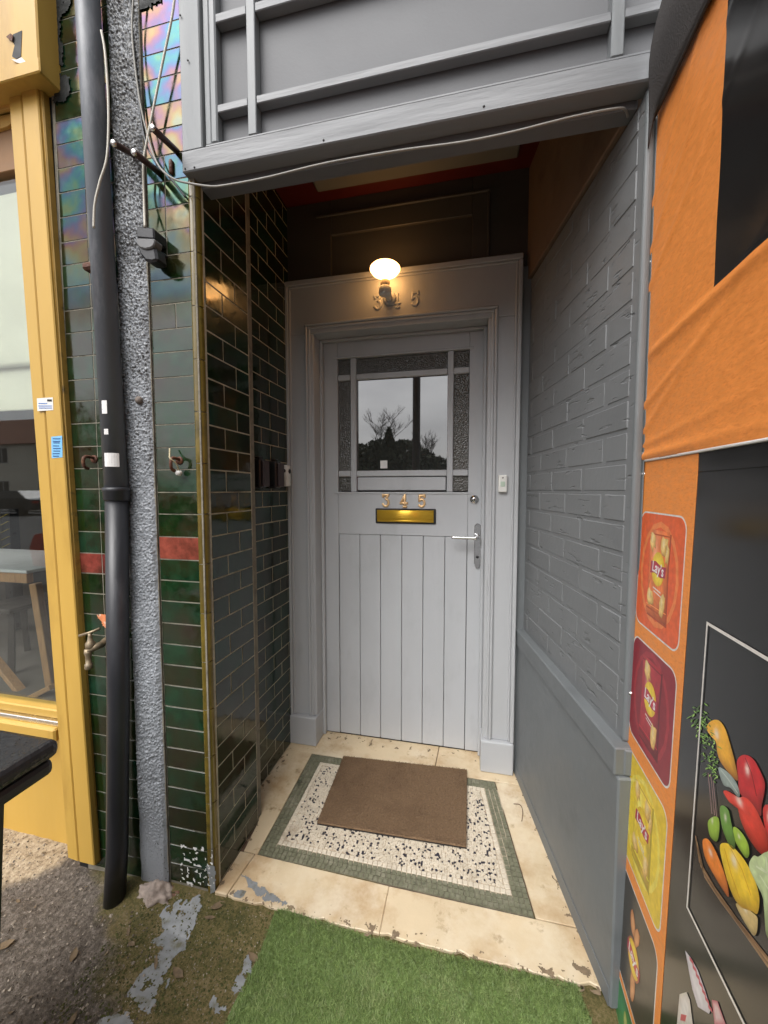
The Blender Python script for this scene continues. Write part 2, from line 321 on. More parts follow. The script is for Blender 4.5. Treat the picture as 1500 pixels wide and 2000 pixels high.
# ================================================================== the ground
def gh(x, y):
    h = -.034 + .010 * noise.noise(Vector((x * 3, y * 3, 0))) + .005 * noise.noise(Vector((x * 11, y * 11, 3))) + .0016 * noise.noise(Vector((x * 60, y * 60, 5)))
    if y > .90: h = h * (1 - .5 * min(1, (y - .90) / .09)) + .009 * min(1, (y - .90) / .09) * (1 if x > -.9 else max(0, 1 - (-.9 - x) / .3))
    if x < -.95: h -= min(.02, (-.95 - x) * .08) - .004 * noise.noise(Vector((x * 28, y * 28, 9)))
    return h
def ground_mat():
    m = bpy.data.materials.new('mossy_concrete_and_gravel'); m.use_nodes = True; N, K = nodes(m); p = N['Principled BSDF']; g = N.new('ShaderNodeNewGeometry')
    def nz(sc, det=6, ro=.6):
        n_ = N.new('ShaderNodeTexNoise'); n_.inputs['Scale'].default_value = sc; n_.inputs['Detail'].default_value = det; n_.inputs['Roughness'].default_value = ro; K(g.outputs['Position'], n_.inputs['Vector']); return n_.outputs['Fac']
    def ramp(src, stops):
        r_ = N.new('ShaderNodeValToRGB'); el = r_.color_ramp.elements
        while len(el) < len(stops): el.new(.5)
        for e, (ps, c) in zip(el, stops): e.position = ps; e.color = (*c, 1)
        K(src, r_.inputs[0]); return r_.outputs[0]
    def mixc(f, a, b):
        x = N.new('ShaderNodeMix'); x.data_type = 'RGBA'; K(f, x.inputs[0]); K(a, x.inputs[6]); K(b, x.inputs[7]); return x.outputs[2]
    mm = N.new('ShaderNodeMath'); mm.operation = 'MULTIPLY_ADD'; K(nz(150, 5, .75), mm.inputs[0]); mm.inputs[1].default_value = .62
    m3 = N.new('ShaderNodeMath'); m3.operation = 'MULTIPLY_ADD'; K(nz(13, 8, .7), m3.inputs[0]); m3.inputs[1].default_value = .62; m3.inputs[2].default_value = -.12; K(m3.outputs[0], mm.inputs[2])
    moss = ramp(mm.outputs[0], [(.30, (.030, .038, .008)), (.46, (.105, .090, .024)), (.58, (.18, .135, .055)), (.74, (.33, .27, .17))])
    grav = ramp(nz(75, 6, .7), [(.30, (.035, .028, .020)), (.48, (.105, .085, .066)), (.60, (.18, .15, .125)), (.74, (.36, .32, .27))])
    sand = ramp(nz(60, 6, .7), [(.30, (.16, .11, .06)), (.5, (.42, .33, .22)), (.7, (.58, .48, .34))])
    sp = N.new('ShaderNodeSeparateXYZ'); K(g.outputs['Position'], sp.inputs[0])
    def lin(ax, ay, c, soft, wob):
        a = N.new('ShaderNodeMath'); a.operation = 'MULTIPLY_ADD'; K(sp.outputs['X'], a.inputs[0]); a.inputs[1].default_value = ax; a.inputs[2].default_value = c
        b = N.new('ShaderNodeMath'); b.operation = 'MULTIPLY_ADD'; K(sp.outputs['Y'], b.inputs[0]); b.inputs[1].default_value = ay; K(a.outputs[0], b.inputs[2])
        d = N.new('ShaderNodeMath'); d.operation = 'MULTIPLY_ADD'; K(nz(9, 5), d.inputs[0]); d.inputs[1].default_value = wob; K(b.outputs[0], d.inputs[2])
        mr = N.new('ShaderNodeMapRange'); mr.inputs[1].default_value = wob * .5 - soft; mr.inputs[2].default_value = wob * .5 + soft; K(d.outputs[0], mr.inputs[0]); return mr.outputs[0]
    c = mixc(lin(1, 1.3, 1.02 - 1.3 * .86, .04, .35), grav, moss)
    c = mixc(lin(-1, 1.2, -1.36 - 1.2 * 1.02, .03, .2), c, sand)
    K(c, p.inputs['Base Color']); p.inputs['Roughness'].default_value = .8
    b = N.new('ShaderNodeBump'); b.inputs['Strength'].default_value = .9; b.inputs['Distance'].default_value = .008; K(nz(150, 5, .75), b.inputs['Height']); K(b.outputs[0], p.inputs['Normal'])
    return m
def grid_obj(name, x0, x1, y0, y1, nx, ny, hf, m, kind='structure', parent=None):
    v = []; f = []
    for j in range(ny + 1):
        for i in range(nx + 1):
            x = x0 + (x1 - x0) * i / nx; y = y0 + (y1 - y0) * j / ny; v.append((x, y, hf(x, y)))
    for j in range(ny):
        for i in range(nx):
            q = j * (nx + 1) + i; f.append((q, q + 1, q + nx + 2, q + nx + 1))
    o = link(name, mesh(v, f, True), m, parent)
    if kind: o['kind'] = kind
    return o
def edge_h(x, y):
    d = min(x + 2.6, 1.2 - x, y + .8); return gh(x, y) - (.03 * (1 - d / .15) if d < .15 else 0)
GMAT = ground_mat()
forecourt = grid_obj('forecourt', -2.6, 1.2, -.8, 1.16, 300, 160, edge_h, GMAT)
PAVM = mat('grey_pavement', (.20, .19, .175), .85, .15, 4, c2=(.13, .12, .11), c2scale=2, bump=.4, bscale=60)
ROADM = mat('asphalt', (.055, .055, .056), .8, .2, 3, bump=.5, bscale=120)
grid_obj('pavement', -60, 60, -2.0, 1.0, 40, 4, lambda x, y: -.075 if (-3 < x < 1.6 and y > -.9) else -.062, PAVM)
grid_obj('road', -90, 90, -17.0, -2.0, 30, 6, lambda x, y: -.17, ROADM)
grid_obj('ground', -250, 250, -250, 60, 20, 20, lambda x, y: -.26, PAVM)
k = box('kerb', -60, 60, -2.12, -2.0, -.25, -.058, PAVM, None, .012); k['kind'] = 'structure'
k = box('far_kerb', -60, 60, -17.12, -17.0, -.25, -.06, PAVM, None, .012); k['kind'] = 'structure'
grid_obj('far_pavement', -90, 90, -20.5, -17.1, 20, 3, lambda x, y: -.07, PAVM)

# spilled grey paint on the ground (traced, given a ragged edge and laid over the bumps)
def spill(name, polypx, zz, cell=.0026, parent=None, off=.0016, hf=gh, m=PAINTS, wob=.016, hl=.38, P=None):
    if P is None: P = [onZ(u, v, zz) for u, v in polypx]; P = [(p.x, p.y) for p in P]
    x0 = min(p[0] for p in P) - .01; x1 = max(p[0] for p in P) + .01; y0 = min(p[1] for p in P) - .01; y1 = max(p[1] for p in P) + .01
    V = {}; vs_ = []; fs = []
    def vid(i, j):
        if (i, j) not in V:
            x = x0 + i * cell; y = y0 + j * cell; V[(i, j)] = len(vs_); vs_.append((x, y, hf(x, y) + off))
        return V[(i, j)]
    for i in range(int((x1 - x0) / cell) + 1):
        for j in range(int((y1 - y0) / cell) + 1):
            x = x0 + (i + .5) * cell; y = y0 + (j + .5) * cell
            q = noise.noise_vector(Vector((x * 55, y * 55, 2)))
            hole = noise.noise(Vector((x * 45, y * 45, 8)))
            if inpoly(x + q.x * wob, y + q.y * wob, P) and hole + .4 * noise.noise(Vector((x * 170, y * 170, 3))) < hl: fs.append((vid(i, j), vid(i + 1, j), vid(i + 1, j + 1), vid(i, j + 1)))
    if fs: return link(name, mesh(vs_, fs, True), m, parent)
Z5 = lambda L_: [(x / 2.5, 1560 + y / 2.5) for x, y in L_]
spill('paint_spill', Z5([(770, 580), (830, 540), (985, 512), (975, 580), (920, 690), (880, 745), (835, 780), (800, 870), (825, 890), (770, 960), (745, 1030), (690, 1045), (680, 1010), (720, 970), (640, 990), (620, 920), (700, 840), (755, 790), (790, 715), (750, 690), (805, 640), (800, 600)]), -.033, parent=forecourt)
spill('paint_spill', Z5([(500, 1060), (560, 1030), (640, 1060), (640, 1120), (470, 1120)]), -.033, parent=forecourt)
spill('paint_spill', Z5([(1200, 765), (1240, 770), (1225, 830), (1200, 900), (1190, 940), (1140, 950), (1150, 890), (1190, 830)]), -.033, parent=forecourt)
spill('paint_spill', Z5([(1020, 1000), (1055, 950), (1075, 955), (1070, 990), (1095, 1020), (1080, 1040), (1055, 1015)]), -.033, parent=forecourt)

# ================================================================== the doorstep
step = thing('doorstep', 'cream marble doorstep with a mosaic panel in front of the grey door', 'doorstep', (-.2, 1.4, -.03))
RW0 = Vector((.347, 1.018)); RW1 = Vector((.236, 1.74))       # foot of the right-hand wall
def rwx(y): return RW0.x + (RW1.x - RW0.x) * (y - RW0.y) / (RW1.y - RW0.y)
box('mortar_bed', -.90, .40, 1.012, 1.90, -.10, -.0075, JOINT, step, 0)
def slab(pts, m=STONE): return extr('slab', [(x, y, -.006) for x, y in pts], (0, 0, .006), m, step, .0012)
def slabt(pts, t=.045):
    return extr('slab', [(x, y, -t) for x, y in pts], (0, 0, t), STONE, step, .002)
YB = 1.668
slab([(-.848, YB + .002), (-.13, YB + .002), (-.118, 1.88), (-.848, 1.88)])
slab([(-.127, YB + .002), (rwx(YB), YB + .002), (rwx(1.88), 1.88), (-.115, 1.88)])
slab([(-.848, 1.28), (-.765, 1.266), (-.752, 1.148), (-.699, 1.148), (-.715, YB - .001), (-.848, YB - .001)])
slab([(.137, YB - .001), (.216, 1.139), (rwx(1.139), 1.139), (rwx(YB), YB - .001)])
# front slabs with a broken nosing
def nose(x0, x1, y, n=40):
    return [(x0 + (x1 - x0) * i / n, y + .0018 * noise.noise(Vector((i * .6 + x0 * 9, 1, 0))) + (.016 * max(0, noise.noise(Vector((i * .31 + x0 * 5, 4, 2)))))) for i in range(n + 1)]
slabt([(-.765, 1.004), (-.765, 1.145), (-.709, 1.145), (-.7225, 1.004)])
slabt(nose(-.720, -.2298, 1.000) + [(-.2288, 1.138), (-.707, 1.146)])
slabt(nose(-.229, .352, 1.002, 46) + [(rwx(1.136), 1.136), (-.228, 1.138)])
# green border of small squares
gv = []; gf = []
def tess(x, y, s, h, ang=0, k=4, z0=-.006):
    b = len(gv); pts = []
    for q in range(k):
        a = ang + math.pi / 4 + 2 * math.pi * q / k; pts.append((x + s * .7071 * math.cos(a), y + s * .7071 * math.sin(a)))
    for px, py in pts: gv.append((px, py, z0))
    for px, py in pts: gv.append((x + (px - x) * .9, y + (py - y) * .9, h))
    gf.append(tuple(b + k + q for q in range(k)))
    for q in range(k): gf.append((b + q, b + (q + 1) % k, b + k + (q + 1) % k, b + k + q))
OUT = [(-.697, 1.149), (.212, 1.141), (.134, YB - .003), (-.713, YB - .003)]
INN = [(-.650, 1.197), (.155, 1.190), (.088, 1.622), (-.655, 1.622)]
IN2 = [(-.633, 1.214), (.136, 1.207), (.073, 1.606), (-.639, 1.606)]
def lerp(a, b, t): return (a[0] + (b[0] - a[0]) * t, a[1] + (b[1] - a[1]) * t)
for e in range(4):
    for row in range(3):
        t = (row + .5) / 3; a = lerp(OUT[e], INN[e], t); b = lerp(OUT[(e + 1) % 4], INN[(e + 1) % 4], t)
        Ln = math.dist(a, b); n = max(2, int(Ln / .0165)); an = math.atan2(b[1] - a[1], b[0] - a[0])
        for i in range(n + 1):
            x, y = lerp(a, b, i / n); tess(x + rnd.uniform(-.0006, .0006), y + rnd.uniform(-.0006, .0006), .0150, rnd.uniform(-.0012, .0003), an + rnd.uniform(-.06, .06))
gb = link('green_border', mesh(gv, gf), GREENT, step); gb.location = -wpos(step); gb['kind'] = 'stuff'
# one row of cream squares, each its own piece
WT = cbox(.0148, .0148, .006, .0012, WHITET)
for e in range(4):
    a = lerp(INN[e], IN2[e], .55); b = lerp(INN[(e + 1) % 4], IN2[(e + 1) % 4], .55); Ln = math.dist(a, b); n = int(Ln / .0164); an = math.atan2(b[1] - a[1], b[0] - a[0])
    for i in range(n):
        x, y = lerp(a, b, i / n); link('border_tile', WT, None, step, (x, y, -.003 + rnd.uniform(-.0005, .0005)), (0, 0, an + rnd.uniform(-.04, .04)))
# field of broken chips, cream with scattered black
gv = []; gf = []; cs = .0074
y = 1.214
while y < 1.606:
    x = -.645
    while x < .14:
        px = x + rnd.uniform(-.3, .3) * cs; py = y + rnd.uniform(-.3, .3) * cs
        if inpoly(px, py, [(-.630, 1.216), (.132, 1.209), (.070, 1.603), (-.636, 1.603)]):
            tess(px, py, cs * rnd.uniform(.80, 1.06), rnd.uniform(-.0012, .0002), rnd.uniform(0, 6), rnd.choice((3, 4, 4, 5, 5)))
        x += cs
    y += cs * .94
me = mesh(gv, gf)
me.materials.append(WHITET); me.materials.append(DARKT)
isl = {}; idx = 0
for p in me.polygons:                # the first face of every chip is its top; the sides follow it
    if p.normal.z > .8:
        c = p.center; idx = 1 if rnd.random() < .115 + .20 * max(0, noise.noise(Vector((c.x * 34, c.y * 34, 0)))) else 0
    p.material_index = idx
fo = link('mosaic_field', me, None, step); fo.location = -wpos(step); fo['kind'] = 'stuff'
box('mosaic_bed', -.652, .157, 1.188, 1.624, -.0070, -.0030, GROUTF, step, 0)
extr('border_bed', [(x, y, -.0072) for x, y in OUT], (0, 0, .0035), mat('border_grout', (.17, .155, .11), .9, .3, 30), step)
spill('paint_smear', [(400 + x / 1.875, 1400 + y / 1.875) for x, y in [(130, 575), (160, 590), (230, 635), (305, 685), (290, 693), (210, 670), (160, 620), (150, 600)]], 0, .003, step, .0010, lambda x, y: 0, PAINTS, .006).location = -wpos(step)
spill('paint_smear', [(400 + x / 1.875, 1400 + y / 1.875) for x, y in [(105, 650), (120, 632), (150, 640), (140, 660), (115, 665)]], 0, .003, step, .0010, lambda x, y: 0, PAINTS, .006).location = -wpos(step)

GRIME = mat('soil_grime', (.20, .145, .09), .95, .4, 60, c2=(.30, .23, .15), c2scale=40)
flat0 = lambda x, y: 0
def grime(pts, hl=-.05, wob=.02): 
    o = spill('grime', [], 0, .0022, step, .0006, flat0, GRIME, wob, hl, pts)
    if o: o.location = -wpos(step); o['kind'] = 'stuff'
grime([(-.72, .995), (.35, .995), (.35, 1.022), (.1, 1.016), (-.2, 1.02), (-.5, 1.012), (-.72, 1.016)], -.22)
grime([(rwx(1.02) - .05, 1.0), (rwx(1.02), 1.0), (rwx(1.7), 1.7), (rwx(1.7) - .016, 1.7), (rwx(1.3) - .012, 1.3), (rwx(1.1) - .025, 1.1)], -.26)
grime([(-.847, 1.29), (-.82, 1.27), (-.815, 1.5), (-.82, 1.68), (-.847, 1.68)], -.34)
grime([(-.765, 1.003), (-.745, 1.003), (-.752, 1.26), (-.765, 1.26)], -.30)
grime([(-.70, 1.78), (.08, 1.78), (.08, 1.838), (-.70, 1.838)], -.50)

# ================================================================== tiled walls
ZR = [onY(392, v, FAC).z for v in (-28, 26.7, 81.7, 133, 186.7, 236.7, 290, 341.7, 393, 441.7, 490, 538, 587, 637, 683, 733, 782, 827, 872.7, 916.7, 961.7, 1005, 1050, 1095, 1136.7, 1178,
       1221.7, 1263, 1304, 1345, 1387, 1428, 1468, 1507, 1546, 1585, 1624, 1660, 1696, 1732)]
ZR = [ZR[0] + .076 * k for k in (4, 3, 2, 1)] + ZR
ZL = [onY(170, v, FAC).z for v in (-24, 25, 75, 127, 175, 225, 272, 320, 368, 417, 467, 513, 557, 603, 648, 695, 741, 783, 827, 872, 915, 955, 997, 1038, 1080, 1119, 1158, 1198, 1238, 1278, 1317, 1354, 1393, 1430, 1468, 1504, 1540, 1577, 1613, 1650, 1686)]
zred_r, zred_l = (ZR[22 + 4], ZR[23 + 4]), (ZL[24], ZL[25])
ZL = [ZL[0] + .074 * k for k in (4, 3, 2, 1)] + ZL
def tiny(): return R(rnd.gauss(0, .22))
pier = thing('tiled_pier', 'glazed dark green tiled pier with rainbow sheen beside the black downpipe', 'tiled wall', (-.9, 1.02, -.05))
box('backing', -1.262, -.772, FAC - .001, 1.30, -.12, 3.1, GROUT, pier, 0)
JW = .0034
TILERED = tile_mat('red_row_tile', (.20, .045, .032), (.015, .016, .009), False, .10, 1.6, False)  # one row in each front strip is coloured red
def ftile(x0, x1, z0, z1, m=TILEF, parent=pier):
    zr = zred_r if x0 > -1.0 else zred_l
    if abs((z0 + z1 - zr[0] - zr[1]) / 2) < .02: m = TILERED
    return box('tile', x0 + JW / 2, x1 - JW / 2, FAC - .0022, FAC + .006, z0 + JW / 2, z1 - JW / 2, m, parent, .0006, (tiny(), 0, tiny()))
for i in range(len(ZR) - 1):
    z1, z0 = ZR[i], ZR[i + 1]
    if z0 < -.07: continue
    xs = [-.930, -.788]
    if 1.95 < z0 < 2.20: xs = [-.930, -.868, -.788]
    if 1.70 < z0 < 1.78: xs = [-.930, -.845, -.788]
    for a, b in zip(xs, xs[1:]): ftile(a, b, z0, z1)
for i in range(len(ZL) - 1):
    z1, z0 = ZL[i], ZL[i + 1]
    for a, b in ((-1.252, -1.148), (-1.148, -1.040)): ftile(a, b, z0, z1)
# side of the pier, running into the porch
XP = -.765
for i in range(len(ZR) - 1):
    z1, z0 = ZR[i], ZR[i + 1]
    if z0 > 2.62 or z1 < .0: continue
    y0, y1 = 1.036, 1.264; ym = y0 + (y1 - y0) * (.355 if i % 2 else .655)
    for a, b in ((y0, ym), (ym, y1)):
        box('tile', XP - .008, XP, a + JW / 2, b - JW / 2, max(z0, .001) + JW / 2, z1 - JW / 2, TILER, pier, .0012, (0, tiny(), tiny()))
box('backing', -.80, XP - .0009, 1.03, 1.2665, .0, 2.60, GROUT2, pier, 0)
box('edge_trim', -.80, XP - .0006, 1.2668, 1.2700, .0, 2.60, GROUT, pier, .0006)
# olive bullnose corner
def bullnose(z0, z1):
    n = 8; r = .020; v = []; f = []
    cx, cy = XP - r - .001, FAC - .003 + r
    prof = [(cx - .004, FAC - .003)] + [(cx + r * math.sin(a), cy - r * math.cos(a)) for a in [math.pi / 2 * k / n for k in range(n + 1)]] + [(XP - .001, cy + .004), (cx - .004, cy + .004)]
    for z in (z0, z1):
        for x, y in prof: v.append((x, y, z))
    k = len(prof)
    for q in range(k): f.append((q, (q + 1) % k, k + (q + 1) % k, k + q))
    v += list(v); f += [tuple(range(2 * k, 3 * k))[::-1], tuple(range(3 * k, 4 * k))]
    o = link('bullnose_tile', mesh(v, f, False), BULL, pier); o.location = -wpos(pier)
    o.data.polygons.foreach_set('use_smooth', [q < k - 3 for q in range(len(o.data.polygons))])
zz = -.02
while zz < 2.14:
    h = .152; bullnose(zz + .0015, min(zz + h, 2.152) - .0015); zz += h
# porch left wall behind the pier
XQ = -.848
porchl = thing('tiled_porch_wall', 'dark green tiled inner wall of the porch, behind the pier, left of the door', 'tiled wall', (XQ, 1.5, 0))
box('backing', XQ - .12, XQ - .0009, 1.20, 1.90, -.05, 2.62, GROUT2, porchl, 0)
for i in range(len(ZR) - 1):
    z1, z0 = ZR[i], ZR[i + 1]
    if z0 > 2.62 or z1 < .01: continue
    off = .0 if i % 2 else .075
    y = 1.262 + off - .15
    while y < 1.76:
        a = max(y, 1.262); b = min(y + .15, 1.78)
        if b - a > .02: box('tile', XQ - .008, XQ, a + JW / 2, b - JW / 2, max(z0, .001) + JW / 2, z1 - JW / 2, TILER, porchl, .0012, (0, tiny(), tiny()))
        y += .15
# old bitumen smear over the topmost tiles
def wallpatch(name, polypx, y, m, parent, cell=.004, wob=.008, hole=.6, th=.0015):
    P = [onY(u, v, y) for u, v in polypx]; P = [(p.x, p.z) for p in P]
    x0 = min(p[0] for p in P) - .01; x1 = max(p[0] for p in P) + .01; z0 = min(p[1] for p in P) - .01; z1 = max(p[1] for p in P) + .01
    V = {}; v = []; f = []
    def vid(i, j):
        if (i, j) not in V: V[(i, j)] = len(v); v.append((x0 + i * cell, y - th * (.6 + .8 * noise.noise(Vector((i * .4, j * .4, 0)))), z0 + j * cell))
        return V[(i, j)]
    for i in range(int((x1 - x0) / cell) + 1):
        for j in range(int((z1 - z0) / cell) + 1):
            x = x0 + (i + .5) * cell; z = z0 + (j + .5) * cell; q = noise.noise_vector(Vector((x * 70, z * 70, 1)))
            if inpoly(x + q.x * wob, z + q.y * wob, P) and noise.noise(Vector((x * 90, z * 90, 4))) < hole: f.append((vid(i, j), vid(i + 1, j), vid(i + 1, j + 1), vid(i, j + 1)))
    o = link(name, mesh(v, f, True), m, parent); o.location = -wpos(parent); return o
wallpatch('bitumen_patch', [(x / 3, y / 3) for x, y in [(255, -80), (425, -80), (405, 50), (355, 95), (350, 215), (365, 270), (372, 385), (330, 400), (362, 440), (405, 450), (410, 520), (416, 560), (380, 590), (318, 612), (300, 450), (280, 200)]], FAC - .005, BITUM, pier)
wallpatch('bitumen_patch', [(x / 3, y / 3) for x, y in [(775, -60), (945, -60), (940, 10), (880, 25), (875, 45), (815, 65), (800, 30)]], FAC - .005, BITUM, pier)
wallpatch('paint_splash', [(353, 1640), (415, 1660), (420, 1735), (352, 1730)], FAC - .0045, STICK, pier, .0035, .0, -.30, .0008)
wallpatch('paint_splash', [(402, 1690), (420, 1692), (421, 1740), (412, 1745), (408, 1715)], FAC - .0045, PAINTS, pier, .003, .003, .6, .0008)
wallpatch('bare_plaster', [(190, 1199), (212, 1199), (211, 1230), (203, 1225)], FAC - .004, mat('orange_plaster', (.60, .20, .08), .9, .3, 60, c2=(.7, .6, .5), c2scale=60), pier, .003, .006, .6, .0008)

# grey roughcast strip between the two tiled bands
rc = thing('roughcast_strip', 'lumpy grey painted roughcast strip between downpipe and green tiles', 'wall strip', (-.99, 1.0, -.05))
def roughcast():
    nx, nz_ = 44, 1150; v = []; f = []; x0, x1, z0, z1 = -1.038, -.932, -.03, 3.05
    for j in range(nz_ + 1):
        for i in range(nx + 1):
            x = x0 + (x1 - x0) * i / nx; z = z0 + (z1 - z0) * j / nz_; P = Vector((x, 0, z))
            sm = max(.15, min(1, (z - .05) / .3))
            d = 0.0095 * sm * abs(noise.noise(P * 135)) + .0048 * sm * noise.noise(P * 240 + Vector((0, 4, 0))) + .006 * noise.noise(P * 9)
            e = min(i, nx - i) / 4; e = min(1, e)
            xx = x + .003 * noise.noise(Vector((z * 18, i > nx / 2, 0))) * (1 - e); v.append((xx, FAC - .006 - (d + .006) * (.2 + .8 * e), z))
    for j in range(nz_):
        for i in range(nx): q = j * (nx + 1) + i; f.append((q, q + 1, q + nx + 2, q + nx + 1))
    m = bpy.data.materials.new('roughcast_paint'); m.use_nodes = True; N, K = nodes(m); p = N['Principled BSDF']; g = N.new('ShaderNodeNewGeometry')
    sp = N.new('ShaderNodeSeparateXYZ'); K(g.outputs['Position'], sp.inputs[0])
    nz1 = N.new('ShaderNodeTexNoise'); nz1.inputs['Scale'].default_value = 170; nz1.inputs['Detail'].default_value = 3; K(g.outputs['Position'], nz1.inputs['Vector'])
    nz2 = N.new('ShaderNodeTexNoise'); nz2.inputs['Scale'].default_value = 6; nz2.inputs['Detail'].default_value = 5; K(g.outputs['Position'], nz2.inputs['Vector'])
    hz = N.new('ShaderNodeMapRange'); hz.inputs[1].default_value = 1.0; hz.inputs[2].default_value = 2.2; hz.inputs[3].default_value = -.16; hz.inputs[4].default_value = .05; K(sp.outputs['Z'], hz.inputs[0])
    a1 = N.new('ShaderNodeMath'); a1.operation = 'MULTIPLY_ADD'; K(nz2.outputs['Fac'], a1.inputs[0]); a1.inputs[1].default_value = .25; K(hz.outputs[0], a1.inputs[2])
    a2 = N.new('ShaderNodeMath'); a2.operation = 'ADD'; K(a1.outputs[0], a2.inputs[0]); K(nz1.outputs['Fac'], a2.inputs[1])
    r_ = N.new('ShaderNodeValToRGB'); e = r_.color_ramp.elements; e[0].position = .60; e[1].position = .68; K(a2.outputs[0], r_.inputs[0])
    x = N.new('ShaderNodeMix'); x.data_type = 'RGBA'; K(r_.outputs[0], x.inputs[0]); x.inputs[6].default_value = (.25, .265, .285, 1); x.inputs[7].default_value = (.055, .054, .050, 1); K(x.outputs[2], p.inputs['Base Color'])
    p.inputs['Roughness'].default_value = .48
    o = link('roughcast_face', mesh(v, f, True), m, rc); o.location = -wpos(rc)
roughcast()
box('edge_strip', -.9375, -.9305, FAC - .008, FAC - .0025, .02, 3.05, GROUT, rc, .001)

# ================================================================== timber fascia over the porch
fa = thing('timber_fascia', 'grey painted timber fascia with recessed panels above the porch opening', 'fascia', (-.2, 1.0, 2.157))
FY = .992
box('bottom_rail', -.792, .405, FY - .006, FY + .04, 2.157, 2.214, FASCW, fa, .003)
box('rail_lip', -.722, .405, FY + .000, FY + .036, 2.2145, 2.226, FASCW, fa, .004)
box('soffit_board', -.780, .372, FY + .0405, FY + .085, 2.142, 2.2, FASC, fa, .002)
box('upright', -.792, -.728, FY - .003, FY + .04, 2.2145, 3.1, FASCV, fa, .003)
box('upright_moulding', -.7275, -.704, FY + .008, FY + .03, 2.2265, 3.1, FASCV, fa, .005)
box('upright_moulding', -.7035, -.683, FY + .002, FY + .03, 2.2265, 3.1, FASCV, fa, .004)
BACKY = FY + .030
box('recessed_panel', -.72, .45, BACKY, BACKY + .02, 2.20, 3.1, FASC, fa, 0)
for z0, z1 in ((2.303, 2.324), (2.533, 2.556), (2.86, 2.885)): 
    for xa, xb in ((-.6825, -.5905), (-.5645, .2995), (.3265, .445)): box('batten', xa, xb, FY + .003, BACKY - .001, z0, z1, FASCW, fa, .002)
for x0, x1 in ((-.590, -.565), (.300, .326)): box('batten', x0, x1, FY + .0015, BACKY - .001, 2.2265, 3.1, FASCV, fa, .002)
for u, v in ((362, 330), (380, 327), (632, 274), (945, 208), (367, 118), (352, 30)):
    p = onY(u, v, FY - .006); lathe('nail_head', [(.0028, -.001), (.0022, .0012)], (p.x, FY - .0062, p.z), BLACKD, fa, 8, 'Y')
# upper masonry above the shopfronts
UPM = mat('upper_brick', (.30, .14, .09), .8, .2, 8, bump=.4, bscale=40)
uw = box('upper_wall', -8, 6, 1.02, 1.5, 3.1, 7, UPM, None, 0); uw['kind'] = 'structure'

# ================================================================== porch ceiling, wall over the door
ce = box('porch_ceiling', -.97, .56, 1.046, 1.95, 2.60, 2.66, REDP, None, 0); ce['kind'] = 'structure'; ce['label'] = 'dark red porch ceiling with a pale raised board'
box('ceiling_board', -.665, .183, 1.08, 1.685, 2.585, 2.599, CEILP, ce, .006)
WOY = 1.76
ow = thing('overdoor_panelling', 'dark timber panelling between the door head and the red ceiling', 'panelling', (-.3, WOY, 2.24))
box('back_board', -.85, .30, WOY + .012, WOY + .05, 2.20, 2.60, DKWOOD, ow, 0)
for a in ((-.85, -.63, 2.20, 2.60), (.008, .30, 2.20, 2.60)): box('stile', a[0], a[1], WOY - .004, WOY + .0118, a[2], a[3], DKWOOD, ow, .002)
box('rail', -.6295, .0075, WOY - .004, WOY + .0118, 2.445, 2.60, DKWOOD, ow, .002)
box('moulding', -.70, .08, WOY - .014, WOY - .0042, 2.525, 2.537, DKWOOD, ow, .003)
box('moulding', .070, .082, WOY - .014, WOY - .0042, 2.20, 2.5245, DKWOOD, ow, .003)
box('return', .212, .32, 1.745, 1.88, 0, 2.1999, DADO, ow, .002)
box('return', -.90, -.835, 1.765, 1.88, 0, 2.1999, DADO, ow, .002)

# ================================================================== door frame
DY = 1.84; AY = 1.725
df = thing('door_frame', 'pale grey moulded door frame with 345 in raised figures on its head', 'door frame', (-.32, 1.75, 0))
def jamb(x0, x1, z0, z1, name='jamb'): return box(name, x0, x1, AY + .012, DY + .05, z0, z1, FRAMEP, df, .003)
XL0, XL1, XR0, XR1 = -.853, -.712, .078, .216       # outer and inner edges of the two jambs
ZH0, ZH1 = 2.000, 2.244
for x0, x1 in ((XL0, XL1), (XR0, XR1)):
    jamb(x0 + .003, x1 - .003, .1455, ZH0 - .0)
    sgn = 1 if x0 < -.3 else -1; xo = x0 if sgn > 0 else x1; xi = x1 if sgn > 0 else x0
    # raised outer fillet and stepped inner mouldings
    a, b = sorted((xo, xo + sgn * .017)); box('outer_moulding', a, b, AY - .004, AY + .0118, .1455, ZH1 - .0235, FRAMEP, df, .004, seg=2)
    a, b = sorted((xo + sgn * .0175, xo + sgn * .027)); box('outer_bead', a, b, AY + .003, AY + .0118, .1455, ZH1 - .0335, FRAMEP, df, .003)
    a, b = sorted((xi - sgn * .043, xi - sgn * .030)); box('inner_moulding', a, b, AY + .001, AY + .0118, .1455, ZH0 + .0335, FRAMEP, df, .004)
    a, b = sorted((xi - sgn * .0295, xi - sgn * .017)); box('inner_bead', a, b, AY + .005, AY + .0118, .1455, ZH0 + .021, FRAMEP, df, .003)
    box('plinth_block', x0 - .004, x1 + .0, AY - .012, DY + .05, .001, .145, FRAMEP, df, .006, seg=2)
    # door stop
    a, b = sorted((xi - sgn * .003, xi + sgn * .012)); box('door_stop', a, b, DY - .028, DY - .006, .003, ZH0 - .0, FRAMEP, df, .003)
box('head', XL0 + .003, XR1 - .003, AY + .012, DY + .05, ZH0 + .0005, ZH1 - .001, FRAMEP, df, .003)
box('head_moulding', XL0, XR1, AY - .004, AY + .0118, ZH1 - .023, ZH1, FRAMEP, df, .004, seg=2)
box('head_bead', XL0 + .0175, XR1 - .0175, AY + .003, AY + .0118, ZH1 - .033, ZH1 - .0235, FRAMEP, df, .003)
